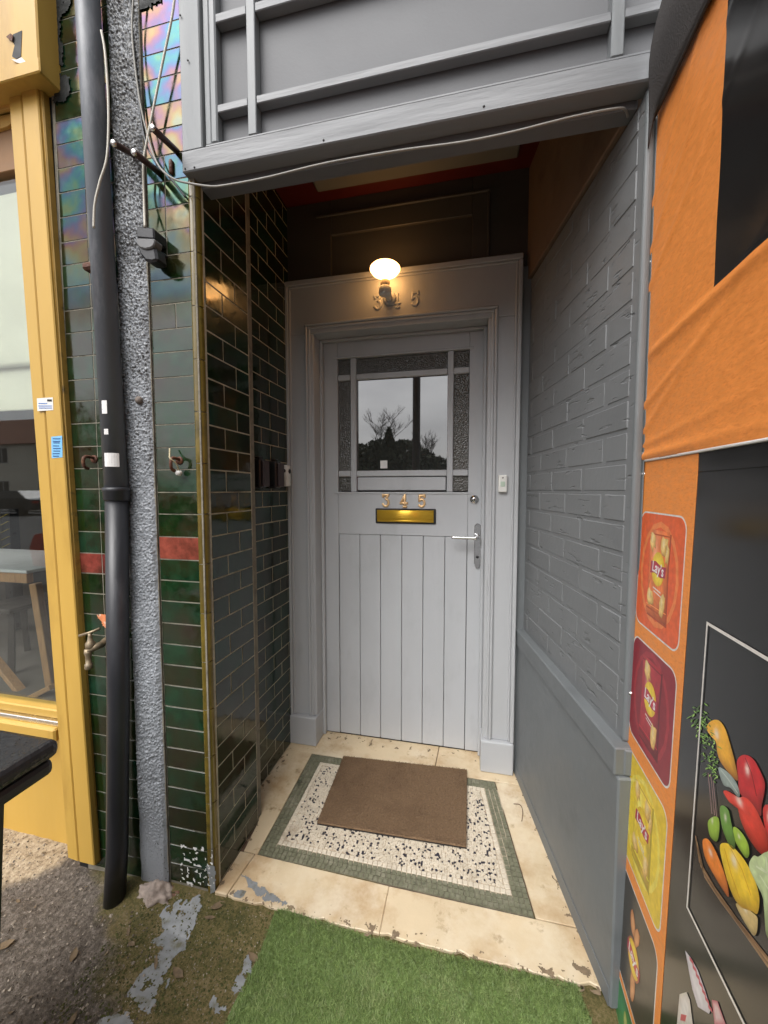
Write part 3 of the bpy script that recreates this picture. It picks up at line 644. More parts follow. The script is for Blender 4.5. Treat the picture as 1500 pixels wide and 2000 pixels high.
box('inner_moulding', XL1 - .043, XR0 + .043, AY + .001, AY + .0118, ZH0 + .034, ZH0 + .047, FRAMEP, df, .004)
box('inner_bead', XL1 - .0295, XR0 + .0295, AY + .005, AY + .0118, ZH0 + .0215, ZH0 + .033, FRAMEP, df, .003)
box('door_stop', XL1 - .002, XR0 + .002, DY - .028, DY - .006, ZH0 - .012, ZH0, FRAMEP, df, .003)
# figures drawn with a flat stroke
def arc(cx, cz, rx, rz, a0, a1, n=10): return [(cx + rx * math.cos(R(a0 + (a1 - a0) * i / n)), cz + rz * math.sin(R(a0 + (a1 - a0) * i / n))) for i in range(n + 1)]
FIG = {'3': [[(-.34, .38)] + [(-.36, .5), (.28, .5), (.02, .14)] + arc(-.02, -.17, .34, .31, 80, -140, 12) + [(-.36, -.30)]],
       '4': [[(.12, -.5), (.12, .5), (-.36, -.20), (.36, -.20)], [(-.02, -.5), (.26, -.5)]],
       '5': [[(.30, .46), (-.24, .46), (-.28, .02)] + arc(-.02, -.17, .34, .31, 120, -140, 12), [(.30, .50), (.33, .36)]]}
def stroke(name, ch, c, h, y, dep, wd, m, parent):
    v = []; f = []
    for path in FIG[ch]:
        P = [Vector((c[0] + x * h * .72, 0, c[1] + z * h)) for x, z in path]; run = [P[0]]
        for i in range(1, len(P)):
            run.append(P[i]); sharp = i < len(P) - 1 and (P[i] - P[i - 1]).angle(P[i + 1] - P[i]) > R(38)
            if sharp or i == len(P) - 1:
                n0 = len(v); d0 = (run[0] - run[1]).normalized(); d1 = (run[-1] - run[-2]).normalized()
                pts = [run[0] + d0 * wd * .42, run[0] + d0 * wd * .2] + run[1:-1] + [run[-1] + d1 * wd * .2, run[-1] + d1 * wd * .42] if len(run) > 2 else [run[0] + d0 * wd * .42, run[0] + d0 * wd * .2, run[1] + d1 * wd * .2, run[1] + d1 * wd * .42]
                tube_data(pts, [wd * .36] + [wd / 2] * (len(pts) - 2) + [wd * .36], 8, v, f)
                for q in range(n0, len(v)): v[q] = Vector((v[q].x, y + (v[q].y) * dep * 2 / wd, v[q].z))
                run = [P[i]]
    o = link(name, mesh(v, f, True), m, parent); o.location = -wpos(parent); return o
for ch, x in (('3', -.402), ('4', -.318), ('5', -.234)): stroke('raised_figure', ch, (x, 2.110), .058, AY + .0125, .005, .013, FRAMEP, df)

# ================================================================== the door
dr = thing('front_door', 'pale grey front door, glazed above and boarded below, numbered 345', 'door', (-.32, DY, .004))
DX0, DX1, DZ0, DZ1 = -.706, .072, .006, 1.994
def dbox(name, x0, x1, z0, z1, y0=DY, y1=DY + .044, b=.0018, m=PAINT, parent=dr): return box(name, x0, x1, y0, y1, z0, z1, m, parent, b)
# stiles and rails
SX0, SX1 = -.630, .004                  # boards between these
dbox('stile', DX0, SX0 - .0015, DZ0, DZ1); dbox('stile', SX1 + .0015, DX1, DZ0, DZ1)
dbox('top_rail', SX0 - .001, SX1 + .001, 1.912, DZ1, DY + .0006, DY + .043); dbox('lock_rail', SX0 - .001, SX1 + .001, 1.047, 1.258, DY + .0006, DY + .043)
# boards
xb = [SX0, -.521, -.415, -.308, -.203, -.099, SX1]
for a, b in zip(xb, xb[1:]): dbox('board', a + .0011, b - .0011, DZ0, 1.0455, DY + .003 + rnd.uniform(-.0006, .0006), DY + .040, .0022)
dbox('board_backing', SX0, SX1, DZ0 + .01, 1.04, DY + .041, DY + .0435, 0, BLACKD)
# glazing: 3 x 3 lights
gx = [SX0 - .012, -.5655, -.538, -.094, -.066, SX1 + .004]; gz = [1.262, 1.335, 1.364, 1.806, 1.834, 1.910]
BX = [(-.642, -.566), (-.537, -.094), (-.066, .006)]; BZ = [(1.264, 1.334), (1.363, 1.806), (1.834, 1.909)]
# bars
dbox('glazing_bar', -.566, -.537, 1.2585, 1.9115, DY + .002, DY + .038, .003); dbox('glazing_bar', -.094, -.066, 1.2585, 1.9115, DY + .002, DY + .038, .003)
for z0, z1 in ((1.334, 1.363), (1.806, 1.834)):
    for xa, xb_ in ((SX0 - .0005, -.5665), (-.5365, -.0945), (-.0655, SX1 + .0005)): dbox('glazing_bar', xa, xb_, z0, z1, DY + .0025, DY + .0375, .003)
for i, (xa, xb_) in enumerate(BX):
    for j, (za, zb) in enumerate(BZ):
        xa_ = max(xa, SX0); xc = min(xb_, SX1)
        if i == 1 and j == 0:
            pnl = dbox('timber_infill', xa_ + .004, xc - .004, za + .002, zb - .004, DY + .006, DY + .03, .003)
            dbox('infill_bead', xa_ + .0005, xa_ + .0035, za, zb, DY + .010, DY + .03, .0008, REDP); continue
        m = DOORGLASS if (i == 1 and j == 1) else OBSC
        dbox('pane', xa_, xc, za, zb, DY + .0165, DY + .0205, 0, m)
dbox('pane_notice', -.418, -.383, 1.374, 1.412, DY + .0150, DY + .0158, 0, STICK)
dbox('glass_backing', SX0, SX1, 1.26, 1.91, DY + .039, DY + .0435, 0, BLACKD)
# beading round the glazed opening
for a in ((SX0 - .020, SX1 + .020, 1.2475, 1.2575), (SX0 - .020, SX1 + .020, 1.9125, 1.9225)): dbox('bead', *a, DY - .003, DY + .004, .002)
# brass figures
for ch, x in (('3', -.387), ('4', -.298), ('5', -.211)): stroke('brass_figure', ch, (x, 1.2150), .056, DY - .0005, .006, .0125, COPPERN, dr)
# letter box
lb = dbox('letterbox', -.438, -.143, 1.105, 1.178, DY - .008, DY - .0005, .004, BLACKD); lb['label'] = 'brass letterbox flap in a black surround'
fl = extr('flap', [(-.428, DY - .0085 - dy, z) for dy, z in ((0, 1.1125), (.004, 1.1130), (.0062, 1.1165), (.0050, 1.1215), (.0046, 1.1225), (.0072, 1.1245), (.0084, 1.134), (.0084, 1.146), (.0072, 1.158), (.0048, 1.167), (.003, 1.1700), (0, 1.1705))], (.275, 0, 0), BRASS, lb)
fl.data.polygons.foreach_set('use_smooth', [len(p_.vertices) == 4 for p_ in fl.data.polygons])
# cylinder lock
lathe('lock', [(.021, 0), (.021, -.004), (.017, -.009), (.012, -.010), (.012, -.013), (.004, -.0135)], (.034, DY - .0005, 1.224), CHROME, dr, 24, 'Y')
dbox('keyway', .0325, .0355, 1.218, 1.229, DY - .0150, DY - .0140, 0, BLACKD)
# lever handle on its long back plate
plate = [(.036, 1.10), (.045, 1.112), (.058, 1.112), (.067, 1.10), (.067, .925), (.0595, .90), (.0445, .90), (.036, .925)]
hp = extr('handle', [(x, DY - .0005, z) for x, z in plate], (0, -.008, 0), CHROME, dr, .002)
tube('lever', [(.052, DY - .009, 1.050), (.052, DY - .045, 1.050), (.046, DY - .056, 1.050), (.030, DY - .058, 1.050), (-.02, DY - .056, 1.049), (-.066, DY - .052, 1.0495)], [.0095 - .0035 * min(1, max(0, k - 8) / 17) for k in range(26)], CHROME, hp, 12, 5)
lathe('keyhole', [(.007, 0), (.006, -.002)], (.052, DY - .0086, .955), BLACKD, hp, 12, 'Y')
dbox('weather_strip', DX0 + .005, DX1 - .005, .0005, .0055, DY + .005, DY + .03, 0, BLACKD)
# dark hallway behind so that no light leaks
hw = box('hallway_back', -.9, .35, 1.90, 1.96, -.1, 2.66, BLACKD, None, 0); hw['kind'] = 'structure'

# ================================================================== right-hand wall of the porch
rw = thing('painted_brick_wall', 'dark grey painted brick wall with a dado rail on the right of the porch', 'brick wall', (.33, 1.4, 0))
B0 = Vector((.374, 1.022, 0)); B1 = Vector((.250, 1.745, 0)); bd = (B1 - B0).normalized(); bn = Vector((-bd.y, bd.x, 0))     # bn points into the porch
if bn.x > 0: bn = -bn
bang = math.atan2(bd.y, bd.x); BL = (B1 - B0).length
def wbox(name, s0, s1, z0, z1, o0, o1, m, b=.002, parent=rw, tilt=(0, 0, 0)):
    """box in wall coordinates: s along the wall from the street, o = offset into the porch"""
    c = B0 + bd * ((s0 + s1) / 2) + bn * ((o0 + o1) / 2) + Vector((0, 0, (z0 + z1) / 2))
    return link(name, cbox(abs(s1 - s0), abs(o1 - o0), abs(z1 - z0), b, m), None, parent, c, (tilt[0], tilt[1], bang + tilt[2]))
wbox('mortar_backing', -.02, BL + .05, 0, 2.14, -.10, -.0004, BRICKP, 0)
zz = .665; row = 0
while zz < 2.12:
    h = .066; s = (-.115 if row % 2 else .0)
    while s < BL:
        a = max(s, .0); b = min(s + .218, BL)
        if b - a > .02: wbox('brick', a + .003, b - .003, zz + .0035, min(zz + h + .0065, 2.138), -.012, .0012 + rnd.uniform(-.0008, .0008), BRICKP, .0045, rw, (R(rnd.gauss(0, .25)), 0, R(rnd.gauss(0, .12))))
        s += .226
    zz += .0745; row += 1
wbox('upper_board', .035, BL + .04, 2.146, 2.60, -.06, .012, BEIGE, .003)
wbox('dado_panel', -.055, BL + .02, 0.0, .5895, -.03, .026, DADO, .004)
wbox('dado_rail', -.046, BL + .005, .590, .658, -.03, .0315, DADO, .003)
wbox('skirting', -.050, BL + .0, .001, .05, .0262, .0285, DADO, .001)
# rounded corner post at the street end
cp = []; r = .026
pc = B0 + bd * -.006 + bn * (-.012)
box('corner_bead', pc.x - .010, pc.x + .0115, pc.y - .020, pc.y + .03, .6585, 2.156, EDGEP, rw, .009, seg=4)
box('corner_board', pc.x + .012, .3965, pc.y - .024, pc.y + .03, .6585, 2.156, EDGEP, rw, .003)
box('shadow_gap', .3966, .4015, 1.0, pc.y + .03, -.02, 2.156, BLACKD, rw, 0)
box('rail_return', .372, .4015, .972, 1.0, .592, .656, DADO, rw, .003)
box('panel_return', .372, .3945, .985, 1.0, -.02, .5915, DADO, rw, .003)

# ================================================================== lamp over the door
lp = thing('porch_lamp', 'lit warm globe lamp on a white holder above the door', 'lamp', (-.352, 1.70, 2.13))
LM = bpy.data.materials.new('lamp_glow'); LM.use_nodes = True; pz = LM.node_tree.nodes['Principled BSDF']; pz.inputs['Base Color'].default_value = (1, .8, .5, 1)
pz.inputs['Emission Color'].default_value = (1, .50, .16, 1); pz.inputs['Emission Strength'].default_value = 5
lc = (-.352, 1.655, 2.208)
lathe('bulb', [(.018, -.038), (.034, -.029), (.054, -.018), (.064, -.005), (.064, .002), (.056, .010), (.034, .015), (.012, .016)], lc, LM, lp, 28)
lathe('bulb_neck', [(.016, -.075), (.019, -.072), (.021, -.052), (.017, -.0505)], lc, mat('lamplight_tinted_collar', (.7, .55, .38), .5), lp, 24)  # neck tinted warm: the bulb's orange light put into its colour
lathe('holder', [(.023, -.108), (.027, -.104), (.027, -.082), (.022, -.0755)], lc, WHITEP, lp, 24)
tube('bracket', [(lc[0] + .004, lc[1] + .01, lc[2] - .090), (lc[0] + .004, AY + .011, lc[2] - .086)], .015, WHITEP, lp, 14)
lathe('wall_rose', [(.026, -.006), (.030, 0), (.030, .006)], (lc[0] + .004, AY + .0055, lc[2] - .086), FRAMEP, lp, 24, 'Y')

# ================================================================== small fittings by the door
def onA(u, v): return onY(u, v, AY)
bl = thing('door_bell', 'slim cream bell push on the right door jamb', 'door bell', (.150, AY + .012, 1.258))
box('bell_case', .132, .168, AY - .006, AY + .0118, 1.258, 1.332, WHITEP, bl, .004, seg=2); box('push_button', .141, .159, AY - .0085, AY - .0062, 1.283, 1.304, mat('pale_green_button', (.45, .55, .45), .4), bl, .002)
lathe('lens', [(.003, 0), (.002, -.0015)], (.15, AY - .0063, 1.320), BLACKD, bl, 10, 'Y')
ic = thing('video_bell', 'white door bell with black camera eye on the left tiled wall by the frame', 'door bell', (XQ + .02, 1.69, 1.29))
pA = onX(556, 920, XQ + .03)
box('case', XQ + .001, XQ + .030, 1.655, 1.70, 1.285, 1.385, WHITEP, ic, .008, seg=3)
lathe('eye', [(.011, 0), (.010, .003)], (XQ + .0302, 1.682, 1.355), BLACKM, ic, 16, 'X'); lathe('eye', [(.009, 0), (.008, -.003)], (XQ + .016, 1.6548, 1.357), BLACKM, ic, 16, 'Y')
for i, (y0, y1, lab) in enumerate(((1.40, 1.455, 'black key safe on the tiled porch wall, nearer the street'), (1.53, 1.585, 'brown black key safe on the tiled porch wall, nearer the white bell'))):
    ks = thing('key_safe', lab, 'key safe', (XQ + .02, (y0 + y1) / 2, 1.27))
    box('body', XQ + .001, XQ + .042, y0, y1, 1.275, 1.395, BLACKM, ks, .010, seg=3)
    box('cover', XQ + .0425, XQ + .056, y0 + .004, y1 - .004, 1.281, 1.386, mat('key_safe_cover', (.035, .02, .02), .35), ks, .006, seg=2)
    ks_ = box('hinge_tab', XQ + .010, XQ + .03, y0 + .01, y1 - .01, 1.3955, 1.404, BLACKM, ks, .003)

# ================================================================== doormat
dm = thing('doormat', 'plain brown coir doormat lying on the mosaic step', 'doormat', (-.26, 1.49, .001))
MC = [(-.556, 1.668), (.016, 1.700), (.014, 1.318), (-.540, 1.300)]
extr('rubber_back', [(x, y, .0015) for x, y in MC], (0, 0, .003), RUBBER, dm)
extr('coir_pile', [(x, y, .0046) for x, y in MC], (0, 0, .0075), COIR, dm, .002)
def blades(name, n, sample, hf, hmin, hmax, wd, lean, m, parent, seed):
    rr = random.Random(seed); v = []; f = []
    for _ in range(n):
        x, y = sample(rr); z = hf(x, y); a = rr.uniform(0, 6.283); h = rr.uniform(hmin, hmax); l = rr.uniform(0, lean) * h; b = a + rr.uniform(-1, 1) + 1.57
        dx, dy = math.cos(a) * wd / 2, math.sin(a) * wd / 2; tx, ty = math.cos(b) * l, math.sin(b) * l; q = len(v)
        v += [(x - dx, y - dy, z), (x + dx, y + dy, z), (x + dx * .7 + tx * .4, y + dy * .7 + ty * .4, z + h * .6), (x - dx * .7 + tx * .4, y - dy * .7 + ty * .4, z + h * .6), (x + tx, y + ty, z + h)]
        f += [(q, q + 1, q + 2, q + 3), (q + 3, q + 2, q + 4)]
    o = link(name, mesh(v, f), m, parent); o.location = -wpos(parent); o['kind'] = 'stuff'; return o
def in_mat(rr):
    s, t = rr.random(), rr.random(); a = lerp(MC[0], MC[1], s); b = lerp(MC[3], MC[2], s); return lerp(a, b, t)
blades('coir_fibres', 60000, in_mat, lambda x, y: .0115, .0015, .0055, .0010, 1.6, COIR, dm, 3)

# ================================================================== artificial grass
gm = thing('artificial_grass_mat', 'bright green artificial grass mat lying in front of the doorstep', 'grass mat', (-.1, .6, -.03))
GRASS = mat('artificial_grass', (.145, .205, .058), .6, .4, 60, c2=(.25, .28, .12), c2pos=(.5, .75), c2scale=8)
GBASE = mat('grass_backing', (.11, .17, .045), .9)
GP = [(-.548, .992), (-.532, .998), (-.40, .994), (-.2, .989), (0, .993), (.2, .994), (.290, .996), (.312, .93), (.318, .5), (.33, -.3), (-.56, -.3), (-.555, .5), (-.556, .78)]
def gtop(x, y): return gh(x, y) * .4 - .018
grass_base = spill('backing', [], 0, .010, gm, .0055, gh, GBASE, .003, 9, GP); grass_base.location = -wpos(gm); md = grass_base.modifiers.new('t', 'SOLIDIFY'); md.thickness = .004; md.offset = -1
def in_grass(rr):
    while True:
        x = rr.uniform(-.565, .335); y = 1.0 - 1.3 * rr.random() ** 1.7
        if inpoly(x + .004 * noise.noise(Vector((x * 40, y * 40, 0))), y, GP): return x, y
blades('grass_blades', 130000, in_grass, lambda x, y: gh(x, y) + .005, .003, .0085, .0017, 1.9, GRASS, gm, 5)

# ================================================================== printed hoarding on the right
ho = thing('shop_hoarding', 'orange and black printed hoarding with snack cards and vegetables beside the porch', 'hoarding', tuple(panp(.4, -.04)))
def pslab(name, s0, s1, z0, z1, off0, off1, m, parent=ho, b=.001):
    P = [panp(s0, z0, off0), panp(s1, z0, off0), panp(s1, z1, off0), panp(s0, z1, off0)]
    return extr(name, P, PN * (off1 - off0), m, parent, b)
board = pslab('lower_board', 0, 1.7, -.06, 1.3, -.03, 0, PBLACK); pslab('lower_board_head', 0, 1.7, 1.3003, 1.333, -.03, 0, PBLACK)
pslab('board_edge', -.0035, -.0005, -.06, 1.30, -.03, .001, WHITEF); pslab('board_edge', -.0035, -.0005, 1.3002, 2.07, -.03, .001, WHITEF)
pslab('seam_strip', -.002, 1.7, 1.3335, 1.3375, -.03, .004, WHITEF)
# upper banner: slack vinyl with pulled folds
def banner():
    ns, nz_ = 170, 130; v = []; f = []; s1 = 1.7; z0, z1 = 1.338, 2.14
    S = [s1 * (i / ns) ** 1.6 for i in range(ns + 1)]
    S[min(range(len(S)), key=lambda i: abs(S[i] - .264))] = .264
    Zs = [z0 + (z1 - z0) * j / nz_ for j in range(nz_ + 1)]; Zs[min(range(len(Zs)), key=lambda j: abs(Zs[j] - 1.598))] = 1.598
    for z in Zs:
        for s in S:
            o = .004 + .0012 * noise.noise(Vector((s * 9, z * 7, 0)))
            # folds pulled diagonally from the fixing points
            q = (z - 1.60) * .82 + (s - .25) * -.32
            o += .0045 * math.exp(-((z - 1.585 - .05 * (s - .3)) / .010) ** 2) * min(1, s / .05)
            for a, b, wd, amp in ((1.40, .55, .010, .0022), (1.80, .75, .010, .0022), (1.72, .62, .012, .0022), (1.90, .9, .012, .0022), (1.46, .30, .009, .003), (1.345, .03, .008, .004), (1.37, .10, .006, .002)):
                o += amp * math.exp(-((z - a - b * s) / wd) ** 2) * math.exp(-max(0, s - .16) * 6)
            v.append(panp(s - .001 + .0008 * noise.noise(Vector((z * 12, 3, 0))) * (s < .01), z, o))
    n1 = ns + 1
    for j in range(nz_):
        for i in range(ns): q = j * n1 + i; f.append((q, q + 1, q + n1 + 1, q + n1))
    me = mesh(v, f, True); me.materials.append(ORANGE); me.materials.append(PBLACK)
    for j in range(nz_):
        for i in range(ns):
            if S[i] >= .2639 and Zs[j] >= 1.5979: me.polygons[j * ns + i].material_index = 1
    o = link('upper_banner', me, None, ho); o.location = -wpos(ho); return o
banner()
pslab('orange_strip', 0.0, .2340, -.06, 1.30, .0003, .0009, ORANGE, ho, 0); pslab('orange_strip', 0.0, .2340, 1.3001, 1.333, .0003, .0009, ORANGE, ho, 0)
# ---- prints: thin coloured layers, colour attribute
class Print:
    def __init__(s): s.v = []; s.f = []; s.c = []
    def poly(s, P, rim, mid=None, layer=1, hi=None, hp=(0, 0)):
        """filled outline; colour runs from rim to mid"""
        n = len(P); cx = sum(p[0] for p in P) / n; cz = sum(p[1] for p in P) / n; b = len(s.v); o = .0010 + .00007 * layer; mid = mid or rim; hi = hi or mid
        rings = ((1, rim), (.72, tuple((a + b_) / 2 for a, b_ in zip(rim, mid))), (.4, mid))
        for k, c in rings:
            for p in P: s.v.append(panp(cx + (p[0] - cx) * k + hp[0] * (1 - k), cz + (p[1] - cz) * k + hp[1] * (1 - k), o)); s.c.append(c)
        s.v.append(panp(cx + hp[0], cz + hp[1], o)); s.c.append(hi); c0 = b + 3 * n
        for r_ in range(2):
            for i in range(n): j = (i + 1) % n; s.f.append((b + r_ * n + i, b + r_ * n + j, b + (r_ + 1) * n + j, b + (r_ + 1) * n + i))
        for i in range(n): s.f.append((b + 2 * n + i, b + 2 * n + (i + 1) % n, c0))
    def shaded(s, P, dark, mid, light, layer=1, spec=(-.25, .35), ss=.20, grain=.10, seed=0):
        """printed photograph of a rounded thing: lit from the upper left, darker towards the lower right rim"""
        n = len(P); cx = sum(p[0] for p in P) / n; cz = sum(p[1] for p in P) / n; b = len(s.v); o = .0010 + .00007 * layer
        ex = max(abs(p[0] - cx) for p in P); ez = max(abs(p[1] - cz) for p in P); rings = [1, .93, .84, .73, .61, .48, .35, .22, .1]
        def colr(x, z, k):
            u_, w_ = (x - cx) / ex, (z - cz) / ez; f = max(0, min(1, .52 + .30 * (-u_ * .6 + w_ * .8) + .38 * (1 - k * k) - .12)); g_ = 1 + grain * noise.noise(Vector((x * 260, z * 260, seed))) + grain * noise.noise(Vector((x * 70, z * 70, seed)))
            c = [(dark[i] + (mid[i] - dark[i]) * min(1, f * 1.6)) * g_ for i in range(3)]; h_ = math.exp(-(((u_ - spec[0]) / ss) ** 2 + ((w_ - spec[1]) / (ss * 1.6)) ** 2)); return tuple(c[i] + (light[i] - c[i]) * h_ * .75 for i in range(3))
        for k in rings:
            for p in P: x, z = cx + (p[0] - cx) * k, cz + (p[1] - cz) * k; s.v.append(panp(x, z, o)); s.c.append(colr(x, z, k))
        s.v.append(panp(cx, cz, o)); s.c.append(colr(cx, cz, 0)); c0 = len(s.v) - 1
        for r_ in range(len(rings) - 1):
            for i in range(n): j = (i + 1) % n; s.f.append((b + r_ * n + i, b + r_ * n + j, b + (r_ + 1) * n + j, b + (r_ + 1) * n + i))
        q = b + (len(rings) - 1) * n
        for i in range(n): s.f.append((q + i, q + (i + 1) % n, c0))
    def line(s, P, w, c, layer=2, closed=False):
        Q = P + [P[0]] if closed else P; o = .0010 + .00007 * layer; L_ = []
        for i, p in enumerate(Q):
            a = Q[max(i - 1, 0)]; b = Q[min(i + 1, len(Q) - 1)]
            if closed and i in (0, len(Q) - 1): a = P[-1]; b = P[1]
            d = Vector((b[0] - a[0], b[1] - a[1])); d = d.normalized() if d.length > 1e-9 else Vector((1, 0)); n = Vector((-d.y, d.x)) * w / 2
            L_.append(((p[0] + n.x, p[1] + n.y), (p[0] - n.x, p[1] - n.y)))
        for i in range(len(L_) - 1):
            b = len(s.v)
            for q in (L_[i][0], L_[i][1], L_[i + 1][1], L_[i + 1][0]): s.v.append(panp(q[0], q[1], o)); s.c.append(c)
            s.f.append((b, b + 1, b + 2, b + 3))
    def build(s, name, parent, label=None):
        me = mesh(s.v, s.f); ca = me.color_attributes.new('Col', 'FLOAT_COLOR', 'POINT')
        for i, c in enumerate(s.c): ca.data[i].color = (*c, 1)
        o = link(name, me, INK, parent); o.location = -wpos(parent)
        if label: o['label'] = label
        return o
def rrect(s0, s1, z0, z1, r, n=7):
    P = []
    for cx, cz, a0 in ((s1 - r, z1 - r, 0), (s0 + r, z1 - r, 90), (s0 + r, z0 + r, 180), (s1 - r, z0 + r, 270)):
        for k in range(n + 1): a = R(a0 + 90 * k / n); P.append((cx + r * math.cos(a), cz + r * math.sin(a)))
    return P
def blob(cx, cz, rx, rz, ang=0, n=16, wob=.0, seed=0):
    P = []
    for k in range(n):
        a = 2 * math.pi * k / n; w_ = 1 + wob * noise.noise(Vector((math.cos(a) * 2, math.sin(a) * 2, seed))); x, z = rx * math.cos(a) * w_, rz * math.sin(a) * w_
        P.append((cx + x * math.cos(ang) - z * math.sin(ang), cz + x * math.sin(ang) + z * math.cos(ang)))
    return P
WHITE = (.74, .70, .64)
def text_on_panel(name, txt, s, z, size, ang, layer, c, parent, shear=0):
    me = text_mesh(txt, size); o_ = .0010 + .00007 * layer
    for v in me.vertices:
        x, y = v.co.x * .92 + shear * v.co.y, v.co.y; a = x * math.cos(ang) - y * math.sin(ang); b = x * math.sin(ang) + y * math.cos(ang); v.co = panp(s + a, z + b, o_)
    ca = me.color_attributes.new('Col', 'FLOAT_COLOR', 'POINT')
    for d in ca.data: d.color = (*c, 1)
    o = link(name, me, INK, parent); o.location = -wpos(parent); return o
def card(s0, s1, z0, z1, cout, cin, ring, bag_rim, bag_mid, chips, label, dark=False):
    k = Print(); k.poly(rrect(s0, s1, z0, z1, .028), WHITE, None, 1); k.poly(rrect(s0 + .0035, s1 - .0035, z0 + .0035, z1 - .0035, .025), cout, cout, 2)
    cx, cz = (s0 + s1) / 2, (z0 + z1) / 2
    if not dark:
        k.poly(blob(cx, cz, .088, .112), ring, ring, 3); k.poly(blob(cx, cz, .078, .100), cin, cin, 4)
        w2, h2 = .046, .092; B = [(cx - w2, cz + h2), (cx + w2 * .95, cz + h2 * 1.02), (cx + w2 * .90, cz + .02), (cx + w2, cz - h2 * 1.0), (cx - w2 * 1.05, cz - h2), (cx - w2 * .92, cz - .01)]
        k.poly([(x + .006, z - .004) for x, z in B], tuple(c * .55 for c in cin), None, 5); k.shaded(sum([[lerp(B[i], B[(i + 1) % 6], q / 6) for q in range(6)] for i in range(6)], []), tuple(c * .45 for c in bag_rim), bag_mid, tuple(min(1, c * 1.2 + .25) for c in bag_mid), 6, (-.35, .45), .22, .30, s0 * 90)
        k.line([(cx - w2, cz + h2 * .90), (cx + w2 * .95, cz + h2 * .92)], .003, tuple(c * .7 for c in bag_rim), 7); k.line([(cx - w2, cz - h2 * .86), (cx + w2, cz - h2 * .86)], .004, tuple(c * .6 for c in bag_rim), 7)
        k.line([(cx - w2, cz - h2 * .78), (cx + w2, cz - h2 * .76)], .002, tuple(min(1, c * 1.5) for c in bag_mid), 7)
        for i, (dx, dz, rx, rz, an) in enumerate(chips): k.shaded(blob(cx + dx, cz + dz, rx, rz, an, 14, .5, i + s0 * 50), (.42, .17, .02), (.84, .55, .16), (.95, .80, .45), 8, (-.2, .3), .3, .25, i)
        lz = cz + .012
        k.line([(cx - .018, cz - .030), (cx + .018, cz - .034)], .003, WHITE, 8); k.line([(cx - .014, cz - .037), (cx + .022, cz - .042)], .0025, WHITE, 8)
    else:
        lz = cz - .012
        for i, (dx, dz, rx, rz, an) in enumerate(chips): k.poly(blob(cx + dx, cz + dz, rx, rz, an, 12, .35, i), (.50, .16, .05), (.72, .34, .14), 8)
        k.poly(blob(cx, lz, .034, .040), (.45, .12, .05), (.6, .2, .06), 8)
    k.poly(blob(cx, lz, .030, .036, 0, 22), (.80, .50, .02), (.92, .72, .05), 9)
    Rb = [(cx - .035, lz + .012), (cx - .012, lz + .015), (cx + .014, lz + .008), (cx + .036, lz + .010), (cx + .034, lz - .012), (cx + .012, lz - .016), (cx - .014, lz - .010), (cx - .036, lz - .014)]
    k.poly(Rb, (.42, .02, .06), (.55, .03, .06), 10)
    o = k.build('snack_card', ho, label)
    text_on_panel('lettering', "Lay's", cx, lz, .031, R(-4), 12, (.85, .82, .80), o)
    return o
ch1 = [(-.032, .068, .014, .020, .3), (.022, .062, .016, .020, -.2), (.036, .050, .009, .020, .1), (-.030, -.055, .017, .018, .5), (.028, -.058, .012, .026, -.2), (-.048, -.022, .0, .0, 0)][:5]
ch2 = [(-.020, .066, .015, .022, .4), (.026, -.056, .014, .026, -.1)]
card(.003, .212, .962, 1.221, (.80, .12, .02), (.80, .115, .02), (.86, .24, .06), (.80, .14, .02), (.88, .22, .05), ch1, 'orange snack card, topmost of the column')
card(.003, .214, .692, .930, (.28, .006, .018), (.26, .005, .015), (.40, .02, .03), (.30, .008, .015), (.45, .02, .03), ch2, 'dark red snack card under the orange one')
card(.003, .215, .398, .655, (.80, .56, .03), (.84, .62, .03), (.86, .70, .10), (.80, .50, .02), (.90, .66, .05), ch1, 'yellow snack card under the dark red one')
card(.003, .214, .104, .366, (.055, .048, .040), (.05, .04, .035), (.06, .05, .04), (.05, .04, .03), (.06, .05, .04), [(-.014, .06, .014, .026, .2), (.010, .050, .012, .024, -.3), (.004, -.072, .013, .036, .0)], 'dark snack card near the bottom', True)
k = Print(); k.poly(rrect(.003, .213, -.055, .088, .026), WHITE, None, 1); k.poly(rrect(.0065, .2095, -.055, .0845, .024), (.03, .16, .045), (.06, .30, .10), 2); k.poly(blob(.09, .03, .012, .03, .2), (.35, .4, .1), (.5, .55, .2), 3); k.build('snack_card', ho, 'green snack card at the foot of the column')
